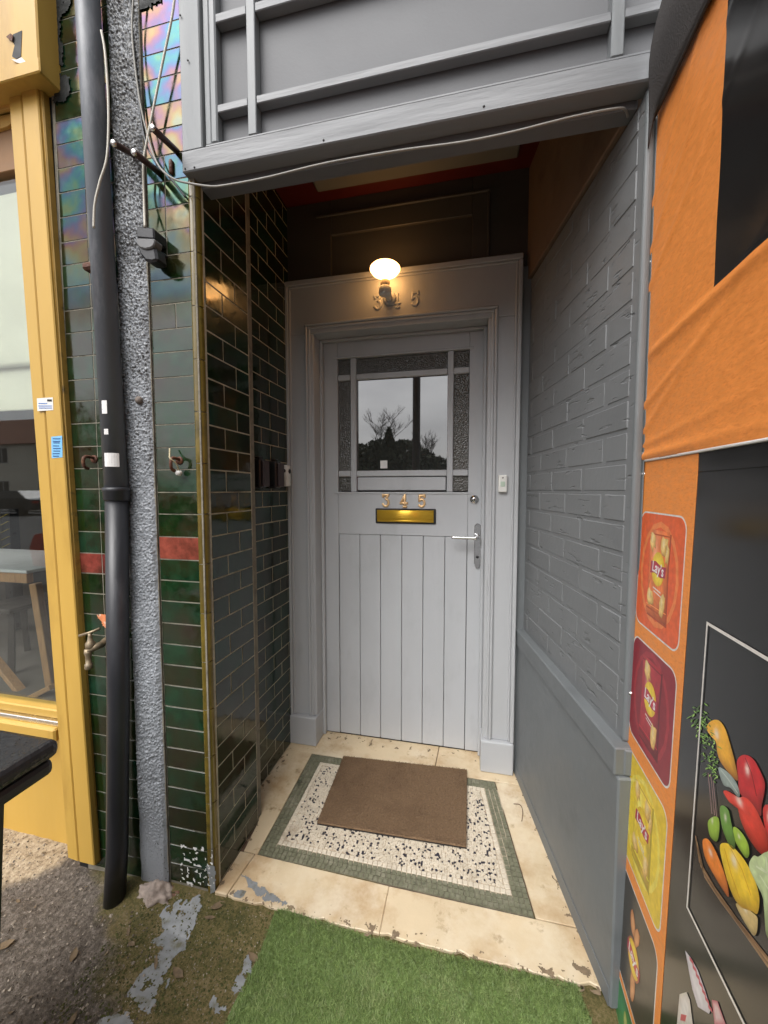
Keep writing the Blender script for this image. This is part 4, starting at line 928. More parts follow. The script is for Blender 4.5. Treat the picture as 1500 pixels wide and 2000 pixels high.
# white line frame and the basket of vegetables
k = Print(); k.line([(.95, 1.053), (.296, 1.053), (.297, .560), (.95, .556)], .0062, WHITE, 9); k.build('white_line_frame', ho)
ZV = lambda L_: [pan(1340 + x / 4, 1350 + y / 4) for x, y in L_]
veg = [
 ('printed_pepper', [(165, 290), (200, 235), (260, 228), (310, 290), (350, 410), (390, 560), (412, 700), (350, 650), (280, 560), (250, 480), (240, 400), (200, 350)], (.72, .16, .01), (.90, .45, .03), 1),
 ('printed_pepper', [(405, 560), (430, 510), (480, 500), (540, 540), (600, 650), (625, 720), (620, 800), (600, 900), (590, 980), (520, 880), (430, 800), (415, 680)], (.30, .004, .006), (.62, .02, .025), 2),
 ('printed_pepper', [(300, 790), (330, 780), (420, 830), (450, 825), (500, 850), (560, 930), (620, 1060), (645, 1120), (645, 1280), (580, 1260), (500, 1150), (440, 1020), (405, 900), (350, 870)], (.42, .01, .006), (.75, .05, .03), 3),
 ('printed_leaf', [(262, 600), (330, 630), (400, 710), (430, 800), (415, 830), (360, 760), (300, 730)], (.10, .13, .11), (.30, .36, .33), 4),
 ('printed_cucumber', [(185, 1010), (230, 980), (265, 1000), (270, 1090), (250, 1175), (200, 1140), (180, 1060)], (.08, .19, .01), (.30, .48, .05), 4),
 ('printed_cucumber', [(380, 1065), (430, 1090), (490, 1180), (505, 1270), (480, 1305), (430, 1240), (390, 1160)], (.10, .24, .01), (.36, .55, .06), 4),
 ('printed_cucumber', [(275, 920), (300, 895), (340, 930), (360, 1010), (395, 1180), (385, 1240), (340, 1190), (290, 1060)], (.03, .11, .01), (.14, .32, .05), 5),
 ('printed_pepper', [(275, 1210), (330, 1190), (400, 1240), (480, 1340), (550, 1480), (585, 1620), (570, 1740), (520, 1720), (430, 1680), (360, 1560), (300, 1360)], (.70, .26, .01), (.92, .62, .04), 5),
 ('printed_carrot', [(140, 1170), (175, 1155), (220, 1210), (280, 1340), (330, 1490), (345, 1610), (290, 1540), (190, 1370), (150, 1270)], (.55, .07, .01), (.85, .24, .03), 6),
 ('printed_squash', [(400, 1660), (470, 1690), (540, 1740), (570, 1780), (565, 1880), (540, 1912), (500, 1860), (430, 1740)], (.35, .20, .05), (.62, .45, .18), 4),
 ('printed_lettuce', [(505, 1370), (540, 1290), (580, 1295), (640, 1260), (700, 1300), (700, 1900), (640, 1900), (620, 1640), (560, 1500)], (.22, .34, .09), (.55, .66, .34), 7),
 ('printed_pepper', [(610, 940), (650, 890), (720, 1000), (720, 1300), (645, 1150)], (.35, .005, .005), (.6, .03, .03), 3)]
def rounded(P, n=5):
    N_ = len(P); out = []
    for i in range(N_):
        p0, p1, p2, p3 = P[i - 1], P[i], P[(i + 1) % N_], P[(i + 2) % N_]
        for q in range(n):
            t = q / n; out.append(tuple(.5 * (2 * p1[a] + (p2[a] - p0[a]) * t + (2 * p0[a] - 5 * p1[a] + 4 * p2[a] - p3[a]) * t * t + (3 * p1[a] - p0[a] - 3 * p2[a] + p3[a]) * t ** 3) for a in (0, 1)))
    return out
for nm, P, c0, c1, ly in veg:
    k = Print(); sh = nm not in ('printed_lettuce', 'printed_leaf'); k.shaded(rounded(ZV(P), 6), tuple(c * .35 for c in c0), c1, (.92, .86, .74) if sh else c1, ly * 2, (-.30, .30), .13, .22 if not sh else .12, ly)
    if nm == 'printed_lettuce':
        for a_, b_ in (((600, 1380), (680, 1450)), ((590, 1440), (690, 1600)), ((640, 1300), (660, 1500)), ((560, 1370), (640, 1420))): k.line(ZV([a_, b_]), .0022, (.68, .76, .5), ly * 2 + 1)
    if nm == 'printed_pepper' and ly == 2:
        k.line(ZV([(470, 520), (520, 640), (560, 820)]), .0016, (.22, .003, .004), 5)
    if nm == 'printed_pepper' and ly == 5:
        k.line(ZV([(360, 1230), (450, 1400), (520, 1600)]), .0014, (.62, .30, .02), 11); k.line(ZV([(310, 1230), (360, 1420), (430, 1620)]), .0014, (.60, .25, .01), 11)
    if nm == 'printed_leaf': k.line(ZV([(280, 615), (340, 690), (415, 800)]), .002, (.5, .56, .5), ly * 2 + 1)
    k.build(nm, ho)
k = Print(); rr = random.Random(4)
for i in range(150):
    t = rr.random(); x = 100 + 130 * t + rr.uniform(-55, 60); y = 130 + 520 * t + rr.uniform(-60, 60); a = rr.uniform(-.9, .9); l = rr.uniform(14, 34)
    c = rr.choice([(.10, .22, .03), (.22, .42, .06), (.05, .11, .02), (.33, .55, .12)]); k.poly(ZV([(x, y), (x + l * math.sin(a) + 8, y + l * .5), (x + 2 * l * math.sin(a), y + l), (x + l * math.sin(a) - 8, y + l * .5)]), c, c, 2 + i % 4)
for x, y in ((200, 650), (220, 700), (180, 640)): k.line(ZV([(x, y), (x + 15, y + 150), (x + 30, y + 320)]), .0022, (.30, .18, .18), 6)
k.build('printed_herbs', ho)
k = Print(); 
for i, c in enumerate([(.25, .13, .06), (.45, .27, .13), (.16, .08, .04), (.34, .2, .1)]): k.line(ZV([(80 + 10 * i, 1130 + 45 * i), (110 + 14 * i, 1330 + 40 * i), (230 + 14 * i, 1540 + 30 * i), (400 + 10 * i, 1780 + 20 * i), (640, 2080 + 20 * i), (900, 2380)]), .004, c, 2)
k.build('printed_basket', ho)
ZC = lambda L_: [pan(1150 + x / 3.637, 1450 + y / 3.637) for x, y in L_]
k = Print(); k.poly(ZC([(690, 1480), (730, 1530), (780, 1620), (830, 1760), (872, 1900), (860, 1930), (780, 1880), (740, 1750)]), (.55, .50, .54), (.72, .68, .70), 1)
for i in range(7): y = 1520 + i * 56; x = 720 + i * 22; k.poly(ZC([(x, y), (x + 26, y + 34), (x + 34, y + 70), (x + 4, y + 30)]), (.55, .06, .10), None, 3)
k.build('printed_paper_cone', ho)
k = Print(); k.poly(ZC([(650, 1790), (700, 1775), (722, 1830), (745, 2010), (630, 2010)]), (.62, .55, .48), (.75, .70, .66), 1); k.poly(ZC([(660, 1930), (700, 1940), (690, 1985), (655, 1975)]), (.6, .08, .1), None, 2)
k.build('printed_paper_cone', ho)
k = Print(); k.poly(ZC([(880, 1830), (920, 1840), (980, 2010), (900, 2010)]), (.5, .08, .12), (.7, .5, .5), 1); k.build('printed_paper_cone', ho)
for i, (u, v) in enumerate(((1271, 517), (1253, 888), (1249, 927), (1227, 1346), (1285, 232))):
    s_, z_ = pan(u, v); p = panp(.004, z_, .002); lathe('bolt', [(.006, .004), (.006, .0), (.004, -.004), (.002, -.005)], p, STEEL, ho, 10, 'X')

# black canvas cheek of the shop awning, sagging above the hoarding
aw = thing('awning_canvas', 'black canvas awning side hanging above the orange hoarding', 'awning', tuple(panp(.3, 2.08, .02)))
def tarp():
    ns, nz_ = 60, 50; v = []; f = []
    for j in range(nz_ + 1):
        for i in range(ns + 1):
            t = j / nz_; s = 1.7 * (i / ns) ** 1.5; z = 2.076 + 1.0 * t
            # rear edge: meets the fascia, leans forward as it climbs; a loose corner hangs down
            back = .012 + .20 * t ** .8
            s2 = back + s * (1 - back / 1.7)
            drop = -.075 * math.exp(-(s2 / .022) ** 2) * (1 - t) ** 4 if t < .6 else 0
            o = .012 + .012 * math.exp(-((t - .12) / .10) ** 2) + .010 * noise.noise(Vector((s2 * 7, z * 5, 2))) + .02 * math.exp(-(s2 / .06) ** 2) * math.exp(-((t - .08) / .12) ** 2)
            v.append(panp(s2, z + drop, o))
    n1 = ns + 1
    for j in range(nz_):
        for i in range(ns): q = j * n1 + i; f.append((q, q + 1, q + n1 + 1, q + n1))
    o = link('canvas', mesh(v, f, True), TARP, aw); o.location = -wpos(aw); md = o.modifiers.new('thick', 'SOLIDIFY'); md.thickness = .003
tarp()
tube('hem', [panp(.012 + .02 * i, 2.0765 + .0015 * noise.noise(Vector((i * .4, 0, 0))), .013) for i in range(84)], .0035, TARP, aw, 8)

# ================================================================== downpipe and what hangs on the pier
PX, PY = onY(225, 900, .965).x, .965
dp = thing('downpipe', 'cast downpipe, grey above and black below, in front of the green tiles', 'downpipe', (PX, PY, -.05))
PR = .0305; PXT = onY(171, 0, PY).x; PXB = onY(236, 1740, PY).x; PZT = onY(171, 0, PY).z
tube('upper_pipe', [(PXT + (PXT - PX) * .25, PY, 3.1), (PXT, PY, PZT), (PX, PY, 1.272)], PR, PIPEU, dp, 28)
lathe('collar', [(PR, 1.236), (PR + .004, 1.240), (PR + .004, 1.262), (PR + .006, 1.264), (PR + .006, 1.274), (PR + .001, 1.277)], (PX, PY, 0), PIPEL, dp, 28)
v_, f_ = tube_data([(PX, PY, 1.240), ((PX + PXB) / 2, PY - .002, .6), (PXB, PY - .006, .12), (PXB - .001, PY - .022, -.04)], [PR - .0003] * 4, 28); o = link('lower_pipe', mesh(v_, f_, True), PIPEL, dp); o.location = -wpos(dp)
for zc in (1.95, ):
    pcx = PX + (PXT - PX) * (zc - 1.27) / (PZT - 1.27); box('clip_ear', pcx - .075, pcx - .012, PY - .004, FAC - .003, zc - .030, zc - .008, BROWNM, dp, .006); extr('clip_lug', [(pcx - .055, PY + .006, zc - .008), (pcx - .022, PY + .006, zc - .008), (pcx - .026, PY + .006, zc + .03), (pcx - .05, PY + .006, zc + .04), (pcx - .062, PY + .006, zc + .036)], (0, .02, 0), BLACKM, dp, .003)
def psticker(u, v, w_, h_, m=STICK):
    d = ray(u, v); q = Vector((PX, PY)); # hit the pipe
    a = d.x ** 2 + d.y ** 2; b = 2 * (-(q.x) * d.x - q.y * d.y); c = q.x ** 2 + q.y ** 2 - (PR + .0004) ** 2; D = b * b - 4 * a * c
    t = (-b - math.sqrt(max(0, D))) / (2 * a); P = CAM + d * t; an = math.atan2(P.y - PY, P.x - PX); n = 6; vv = []; ff = []
    for i in range(n + 1):
        aa = an + (i / n - .5) * w_ / (PR + .0004)
        for z in (P.z - h_ / 2, P.z + h_ / 2): vv.append((PX + (PR + .0006) * math.cos(aa), PY + (PR + .0006) * math.sin(aa), z))
    for i in range(n): ff.append((2 * i, 2 * i + 2, 2 * i + 3, 2 * i + 1))
    o = link('sticker', mesh(vv, ff), m, dp); o.location = -wpos(dp)
psticker(203, 795, .018, .038); psticker(207, 843, .013, .016); psticker(217, 898, .040, .040)
# sawn-off tubes sticking out of the pier
for i, (a, b, lab) in enumerate((((222, 280), (268, 306), 'sawn brown steel tube, leftmost of the three, over the roughcast'), ((262, 298), (312, 338), 'sawn brown steel tube in the middle, carrying the grey cable'), ((298, 250), (346, 296), 'sawn brown steel tube highest on the tiles by the fascia'))):
    B_ = onY(b[0], b[1], FAC + .0); A_ = onY(a[0], a[1], FAC - .115)
    t_ = thing('sawn_tube', lab, 'metal tube', tuple(B_), 'sawn-off tubes on the pier')
    tube('tube', [B_, A_], .0085, TUBEM, t_, 14); d = (A_ - B_).normalized(); tube('cut_end', [A_ + d * .0002, A_ + d * .0015], .0075, STEEL, t_, 14)
# cables
def cable(name, pts, r, m, lab): o = tube(name, pts, r, m, None, 8, 8); tag(o, lab, 'cable'); return o
F1 = lambda u, v, y=.985: onY(u, v, y)
cable('white_cable', [F1(345, -60), F1(338, 20), F1(318, 120), F1(300, 210), F1(288, 270), F1(280, 320), F1(281, 380), F1(283, 444, .96)], .0032, CABLEW, 'thin white cable hanging down the tiles to the black sensor')
cable('grey_cable', [F1(265, -50), F1(258, 60), F1(272, 190), F1(290, 270), F1(305, 315, .98), F1(322, 338, .978), F1(345, 352, .976), F1(370, 358, .972), F1(410, 364, .975), F1(440, 362, .98), F1(520, 347, .99), F1(640, 318, 1.0), F1(780, 294, 1.002), F1(900, 278, 1.002), F1(1000, 258, 1.002), F1(1120, 228, 1.004), F1(1205, 212, 1.01), F1(1222, 216, 1.03), F1(1226, 228, 1.05)], .0027, CABLEG, 'grey cable drooping under the fascia across the porch mouth')
cable('dark_cable', [F1(251, -50, .995), F1(262, 100, .995), F1(274, 220, .995), F1(286, 282, .992), F1(305, 318, .99), F1(330, 345, .995), F1(362, 385, 1.0)], .0028, CABLEK, 'thin dark cable running down beside the roughcast to the tile corner')
cable('loose_wire', [onY(198, 60, .93), onY(206, 110, .925), onY(212, 210, .92), onY(209, 305, .915), onY(195, 355, .91), onY(185, 400, .908), onY(183, 445, .906)], .0030, CABLEW, 'loose pale wire end dangling in front of the downpipe')
# black sensor lamp
sn = thing('security_sensor', 'small black security sensor fixed on the tiles under the white cable', 'sensor', tuple(onY(295, 490, FAC)))
SF = .958
extr('mounting_box', [onY(u, v, SF) for u, v in ((265, 441), (300, 444), (301, 467), (266, 464))], (0, FAC - .004 - SF, 0), BLACKM, sn, .004)
extr('hood', [onY(u, v, SF - .012) for u, v in ((264, 464), (302, 466), (302, 473), (300, 479), (294, 484), (283, 486), (272, 483), (266, 476))], (0, .03, 0), mat('smoked_lens', (.13, .13, .13), .2), sn, .003)
extr('lens_bowl', [onY(u, v, SF - .006) for u, v in ((266, 480), (302, 480), (305, 495), (307, 508), (296, 511), (283, 509), (273, 497))], (0, .042, 0), BLACKM, sn, .006)
pa = onY(300, 492, SF + .02); tube('arm', [pa, (pa.x + .012, FAC - .02, pa.z), (pa.x + .014, FAC - .003, pa.z)], .007, BLACKM, sn, 10, 4)
# rusty bits
def hook(u, v, lab, white=False):
    p = onY(u, v, FAC); h = thing('rusty_hook', lab, 'hook', tuple(p), 'rusty hooks on the tiles')
    tube('shank', [p + Vector((0, -.003, .004)), p + Vector((.002, -.03, .006)), p + Vector((.004, -.042, -.002)), p + Vector((.003, -.040, -.024)), p + Vector((.002, -.026, -.032))], .0048, BROWNM, h, 8, 4)
    lathe('plate', [(.013, 0), (.012, -.004)], p + Vector((0, -.002, 0)), BROWNM, h, 12, 'Y')
    if white:
        tube('string', [p + Vector((-.018, -.02, .035)), p + Vector((-.010, -.03, .014)), p + Vector((.004, -.045, .004)), p + Vector((.012, -.03, -.012)), p + Vector((.010, -.02, -.030))], .0022, mat('dirty_string', (.45, .38, .24), .8), h, 7, 4)
        lathe('white_knob', [(.002, -.012), (.008, -.009), (.010, -.003), (.008, .003)], p + Vector((.010, -.02, -.034)), WHITEP, h, 12)
hook(186, 897, 'rusty hook on the left tiles beside the downpipe'); hook(352, 900, 'rusty hook with a bit of white string on the right tiles', True)
p = onY(276, 783, FAC - .012); kn = lathe('rusty_stud', [(.004, .004), (.012, .0), (.012, -.010), (.008, -.016), (.003, -.018)], p, mat('painted_rust', (.16, .13, .11), .7, .4, 60), None, 10, 'Y'); tag(kn, 'lumpy painted stud sticking out of the grey roughcast', 'stud')
p = onY(334, 325, FAC - .006); st = lathe('rusty_screw', [(.003, -.022), (.006, -.018), (.006, .012), (.004, .018)], p, BROWNM, None, 10); tag(st, 'rusty screw anchor on the tiles under the topmost sawn tube', 'screw')
# outside tap
tp = thing('garden_tap', 'weathered brass garden tap on the left tiles behind the downpipe', 'tap', tuple(onY(185, 1260, FAC)))
TAPM = mat('weathered_brass', (.30, .24, .16), .5, .3, 40, metal=.7, c2=(.2, .17, .13), c2scale=40)
def tpp(u, v, y): return onY(u, v, y)
a_ = tpp(208, 1250, .995); b_ = tpp(190, 1262, .945); 
tube('tap_body', [a_ + Vector((.02, .012, .002)), a_, (a_ + b_) / 2 + Vector((0, 0, -.004)), b_, b_ + Vector((-.016, -.016, -.008))], .0105, TAPM, tp, 14, 4)
c_ = b_ + Vector((-.012, -.012, -.004))
lathe('bonnet', [(.010, 0), (.013, .006), (.013, .018), (.008, .024), (.005, .040), (.005, .048)], c_, TAPM, tp, 16)
tube('handle_bar', [c_ + Vector((-.026, -.012, .042)), c_ + Vector((.0, 0, .050)), c_ + Vector((.024, .012, .060))], .0042, TAPM, tp, 10)
lathe('spout', [(.009, -.062), (.011, -.060), (.011, -.046), (.008, -.044), (.008, -.022), (.011, -.012), (.010, 0)], c_ + Vector((-.004, -.004, 0)), TAPM, tp, 16)
lathe('wall_flange', [(.017, 0), (.016, -.006)], a_ + Vector((.02, .012, .002)), TAPM, tp, 16, 'Y')
# lump of broken stone at the foot of the pier
def rock(name, c, s, m, seed, parent=None):
    bm = bmesh.new(); bmesh.ops.create_icosphere(bm, subdivisions=4, radius=1)
    for v in bm.verts:
        q = noise.noise(v.co * 1.7 + Vector((seed, 0, 0))) * .35 + noise.noise(v.co * 5 + Vector((seed, 3, 0))) * .16 + noise.noise(v.co * 13 + Vector((seed, 3, 0))) * .05; v.co *= 1 + q; v.co = Vector((v.co.x * s[0], v.co.y * s[1], max(-.4, v.co.z) * s[2]))
    return link(name, fromb(bm, True), m, parent, c)
RUB = mat('pinkish_rubble', (.33, .27, .23), .9, .4, 40, c2=(.12, .085, .06), c2scale=25, bump=.8, bscale=60)
o = rock('broken_stone', (-.955, .972, -.030), (.062, .030, .042), RUB, 1); tag(o, 'pale chunk of broken stone at the foot of the grey roughcast', 'stone')
o = rock('brick_rubble', (-.905, .985, -.045), (.045, .026, .035), mat('red_rubble', (.16, .085, .055), .9, .4, 40, bump=.8, bscale=70), 5); tag(o, 'crumbling reddish rubble under the right tiles by the step', 'rubble')

# ================================================================== yellow shopfront on the left
ys = thing('yellow_shopfront', 'yellow painted timber shopfront with a big window left of the tiled pier', 'shopfront', (-1.9, 1.0, -.05))
YF = .985
def quad(name, px, y0, dep, m, parent, b=.003): return extr(name, [onY(u, v, y0) for u, v in px], (0, dep, 0), m, parent, b)
# the post is two boards with a joint between them
quad('post_board', [(-10, -150), (15.5, -150), (153, 1684), (132, 1676)], YF, .10, YELLOW, ys)
quad('post_board', [(16.5, -150), (48.5, -150), (184, 1692), (154, 1684)], YF - .004, .022, YELLOW, ys)
quad('post_return', [(49, -150), (60, -150), (186.5, 1692), (184.6, 1692)], YF + .004, .022, mat('yellow_shaded_edge', (.42, .25, .05), .5, .2, 12, c2=(.12, .08, .03), c2scale=20), ys)  # side shade put into a darker yellow, with brown patches
XG = onY(118, 1400, 1.03).x
box('dark_gap', -1.30, -1.246, FAC + .001, FAC + .02, -.05, 3.1, BLACKD, ys, 0)
XW0 = -3.4
glz = box('window_pane', XW0, XG + .10, 1.036, 1.042, .50, 2.60, SHOPGLASS, ys, 0)
box('sill', XW0, XG + .03, .985, 1.060, .415, .462, YELLOW, ys, .006)
box('sill_strip', XW0, XG + .03, 1.000, 1.055, .4625, .480, STEEL, ys, .002)
box('bottom_bead', XW0, XG + .03, 1.012, 1.06, .4805, .512, YELLOW, ys, .004)
box('stall_riser', XW0, XG + .05, 1.070, 1.10, -.08, .4145, YELLOW, ys, .002)
# sign box with a broken corner, splintered boards under it
SGX = onY(80, 140, .95).x
sgn = box('sign_box', XW0, SGX, .945, 1.03, 2.476, 3.1, YELLOW, ys, .004)
box('sign_lip', XW0, SGX + .012, .937, .9445, 2.466, 2.505, YELLOW, ys, .003)
hp_ = [onY(x / 3, y / 3, .9440) for x, y in [(62, 215), (78, 200), (128, 178), (122, 330), (95, 345), (70, 330), (85, 265)]]
extr('splintered_hole', hp_, (0, .0006, 0), BLACKD, ys)
extr('splinter', [onY(x / 3, y / 3, .940) for x, y in [(65, 345), (95, 350), (125, 335), (150, 360), (150, 380), (95, 365)]], (0, .002, 0), WHITEF, ys)
extr('splinter', [onY(x / 3, y / 3, .940) for x, y in [(35, 215), (60, 195), (75, 205), (70, 240)]], (0, .002, 0), BROWNM, ys)
for px, y_ in (([(-60, 560), (50, 520), (140, 480), (150, 500), (100, 545), (145, 570), (140, 610), (-60, 660)], 1.00), ([(-60, 690), (90, 660), (95, 700), (40, 740), (-60, 770)], 1.01)):
    extr('broken_board', [onY(x / 3, y / 3, y_) for x, y in px], (0, .012, 0), mat('split_yellow_board', (.55, .33, .08), .6, .25, 20, c2=(.28, .13, .05), c2scale=14, stretch=(.3, 1, 2)), ys, .001)
box('window_head', XW0, XG + .05, 1.02, 1.06, 2.30, 2.47, mat('bare_brown_board', (.25, .13, .05), .6, .25, 8, stretch=(.3, 1, 1)), ys, .002)
# stickers
def wst(u0, v0, u1, v1, m, name='sticker'):
    y = YF - .0048; return extr(name, [onY(u0, v0, y), onY(u1, v0 - 2, y), onY(u1 + 1, v1 - 2, y), onY(u0 + 1, v1, y)], (0, .0006, 0), m, ys)
s1 = wst(72, 778, 103, 803, WHITEP); BLUEP = mat('blue_print', (.10, .22, .55), .6); s2 = wst(100, 853, 121, 895, mat('pale_blue_sticker', (.20, .50, .80), .5))
def wline(u0, v0, u1, v1, m, par):
    y = YF - .0056; o = extr('print_line', [onY(u0, v0, y), onY(u1, v0, y), onY(u1, v1, y), onY(u0, v1, y)], (0, .0003, 0), m, ys)
for u0, u1, v in ((75, 92, 787), (75, 101, 792), (76, 101, 796)): wline(u0, v, u1, v + 1.6, BLUEP, s1)
for i, v in enumerate((856, 861, 864, 870, 875, 880, 885, 890)): wline(103 + (i % 3) * .5, v, 118 - (i * 5 % 4), v + 1.7, mat('dark_blue_print', (.02, .08, .25), .6), s2)
wline(92, 780, 101, 784, BLACKD, s1)
# paper on the inside of the glass
pp = thing('window_paper', 'cream paper sheets pasted inside the yellow shop window', 'paper', (-2.2, 1.06, 1.5))
pz_ = onY(40, 800, 1.05).z; pm = onY(40, 716, 1.05).z
grid = []
def sheet(x0, x1, z0, z1, y, m):
    v = []; f = []; n = 30
    for j in range(n + 1):
        for i in range(n + 1):
            x = x0 + (x1 - x0) * i / n; z = z0 + (z1 - z0) * j / n; v.append((x, y + .004 * noise.noise(Vector((x * 9, z * 9, 1))) + .003 * noise.noise(Vector((x * 25, z * 3, 1))), z))
    for j in range(n):
        for i in range(n): q = j * (n + 1) + i; f.append((q, q + 1, q + n + 2, q + n + 1))
    o = link('paper_sheet', mesh(v, f, True), m, pp); o.location = -wpos(pp); md = o.modifiers.new('t', 'SOLIDIFY'); md.thickness = .0005
sheet(XW0, XG + .08, pm, 2.26, 1.052, PAPER); sheet(XW0, XG + .08, pz_, pm + .02, 1.062, PAPER)
# shop interior
for nm, a in (('shop_floor', (-5, -1.30, 1.10, 4.5, -.06, .02)), ('shop_back_wall', (-5, -1.1, 4.5, 4.6, -.06, 2.8)), ('shop_ceiling', (-5, -1.0, 1.05, 4.6, 2.62, 2.7)), ('shop_party_wall', (-1.16, -1.05, 1.35, 4.5, -.06, 2.62)), ('shop_side_wall', (-5.1, -5, 1.05, 4.6, -.06, 2.7))):
    o = box(nm, *a, CARPET if 'floor' in nm else SHOPW, None, 0); o['kind'] = 'structure'
def beam(name, a, b, wd, m, parent, dp_=None):
    a = Vector(a); b = Vector(b); d = b - a; L_ = d.length; me = cbox(wd, dp_ or wd, L_, .003, m); o = link(name, me, None, parent, (a + b) / 2); o.rotation_euler = d.to_track_quat('Z', 'Y').to_euler(); return o
tb = thing('trestle_table', 'pine trestle table with a white top behind the yellow shop window', 'table', (-2.3, 1.6, .02))
tcor = onZ(86, 1109, .77)
box('table_top', tcor.x - 1.5, tcor.x, tcor.y - .10, tcor.y + .55, .752, .772, mat('white_table_top', (.70, .70, .68), .4), tb, .003)
box('top_rail', tcor.x - 1.48, tcor.x - .01, tcor.y - .095, tcor.y - .055, .69, .7515, WOOD, tb, .003)
yl = tcor.y - .075
L1 = onY(70, 1150, yl); L2 = onY(102, 1372, yl); L2.z = .02
beam('leg', (L1.x, yl, .69), (L1.x + .06, yl + .02, .021), .055, WOOD, tb, .04)
beam('leg', (L1.x - 1.25, yl, .69), (L1.x - 1.31, yl + .02, .021), .055, WOOD, tb, .04)
beam('leg', (L1.x, yl + .5, .69), (L1.x + .06, yl + .52, .021), .055, WOOD, tb, .04)
beam('leg', (L1.x - 1.25, yl + .5, .69), (L1.x - 1.31, yl + .52, .021), .055, WOOD, tb, .04)
a = onY(0, 1300, yl - .04); b = onY(62, 1376, yl - .04); d = (b - a); beam('brace', a - d * 1.5, b, .05, WOOD, tb, .03)
a = onY(0, 1392, yl - .07); b = onY(104, 1340, yl - .07); d = (b - a); beam('foot_rail', a - d * 1.0, b, .05, WOOD, tb, .03)
stl = thing('dark_stool', 'dark wooden stool under the trestle table inside the shop', 'stool', (onY(40, 1350, 2.1).x, 2.1, .02))
sx = stl.location.x; DKS = mat('dark_stool_wood', (.05, .04, .032), .5)
box('seat', sx - .16, sx + .16, 1.95, 2.27, .43, .46, DKS, stl, .006)
for qx in (-1, 1):
    for qy in (-1, 1): beam('leg', (sx + .11 * qx, 2.11 + .11 * qy, .43), (sx + .16 * qx, 2.11 + .16 * qy, .021), .035, DKS, stl)
hz = thing('hazard_post', 'yellow and black striped hazard post standing inside the shop', 'post', (onY(24, 1080, 2.6).x, 2.6, .02))
hx = hz.location.x
box('post', hx - .045, hx + .045, 2.56, 2.64, .021, 1.10, BLACKM, hz, .004)
for i in range(6): beam('stripe', (hx - .044, 2.5585, .70 + i * .065), (hx + .044, 2.5585, .735 + i * .065), .022, mat('hazard_yellow', (.55, .42, .06), .5) if i == 0 else bpy.data.materials['hazard_yellow'], hz, .002)

# ================================================================== black bin at the left edge
bn_ = thing('black_bin', 'black plastic wheelie bin with a wet lid at the left edge', 'bin', (-1.02, .28, -.05))
body = [(-.80, .515), (-1.24, .515), (-1.24, .06), (-.80, .06)]; cxb, cyb = -1.02, .2875
bm = bmesh.new(); lo = []; hi = []
for x, y in body: lo.append(bm.verts.new((cxb + (x - cxb) * .84, cyb + (y - cyb) * .84, -.045)))
for x, y in body: hi.append(bm.verts.new((x, y, .765)))
bm.faces.new(lo[::-1]); bm.faces.new(hi)
for i in range(4): bm.faces.new((lo[i], lo[(i + 1) % 4], hi[(i + 1) % 4], hi[i]))
bmesh.ops.recalc_face_normals(bm, faces=bm.faces); bmesh.ops.bevel(bm, geom=list(bm.edges), offset=.022, segments=3, affect='EDGES')
o = link('body', fromb(bm), BLACKM, bn_); o.location = -wpos(bn_)
box('rim', -1.275, -.752, .03, .548, .738, .768, BLACKM, bn_, .010, seg=2)
LIDM = mat('wet_black_lid', (.020, .020, .022), .24, .2, 20, bump=.5, bscale=110)
box('lid', -1.27, -.745, .02, .556, .769, .803, LIDM, bn_, .014, seg=3)
lathe('lid_knob', [(.040, 0), (.042, .01), (.036, .022), (.012, .026)], (-.925, .515, .803), BLACKM, bn_, 24)
for qx in (-1.2, -.84): lathe('wheel', [(.07, -.02), (.075, -.015), (.075, .015), (.07, .02)], (qx, .10, .028), RUBBER, bn_, 24, 'X')
rr = random.Random(21); v = []; f = []
for i in range(420):
    x, y = rr.uniform(-1.24, -.765), rr.uniform(.05, .54); r_ = rr.uniform(.0012, .0042); b = len(v); n = 7
    for k_ in range(n): a = 6.283 * k_ / n; v.append((x + r_ * math.cos(a), y + r_ * math.sin(a) * rr.uniform(.8, 1.2), .8032))
    v.append((x, y, .8032 + r_ * .45)); f += [(b + k_, b + (k_ + 1) % n, b + n) for k_ in range(n)]
WATER = mat('water_drops', (.03, .03, .03), .03, 0, 5, ior=1.33)
o = link('rain_drops', mesh(v, f, True), WATER, bn_); o.location = -wpos(bn_); o['kind'] = 'stuff'

# ================================================================== litter on the ground
def scatter(name, n, m, smin, smax, region, seed, flat=.5, label=None):
    r2 = random.Random(seed); v = []; f = []
    octa = [(1, 0, 0), (0, 1, 0), (-1, 0, 0), (0, -1, 0), (0, 0, 1), (0, 0, -1)]; of = [(0, 1, 4), (1, 2, 4), (2, 3, 4), (3, 0, 4), (1, 0, 5), (2, 1, 5), (3, 2, 5), (0, 3, 5)]
    for _ in range(n):
        x, y = region(r2); s = smin + (smax - smin) * r2.random() ** 3; b = len(v); e = Euler((r2.uniform(0, 6), r2.uniform(0, 6), r2.uniform(0, 6))).to_matrix(); z = gh(x, y) + s * .15
        for p in octa: q = e @ Vector((p[0] * s * r2.uniform(.6, 1.2), p[1] * s * r2.uniform(.5, 1), p[2] * s * r2.uniform(.4, .8))); v.append((x + q.x, y + q.y, z + q.z * flat))
        f += [(a + b, c + b, d + b) for a, c, d in of]
    o = link(name, mesh(v, f), m, None); tag(o, label, name.replace('_', ' '), None, 'stuff'); return o
def reg_left(r2):
    while True:
        x, y = r2.uniform(-2.0, -.72), r2.uniform(.35, 1.06)
        if x + 1.3 * (y - .86) + 1.02 < .12 + r2.gauss(0, .08) and not (x > -1.27 and y > .99): return x, y
def reg_moss(r2): return r2.uniform(-1.0, -.55), r2.uniform(.5, .99)
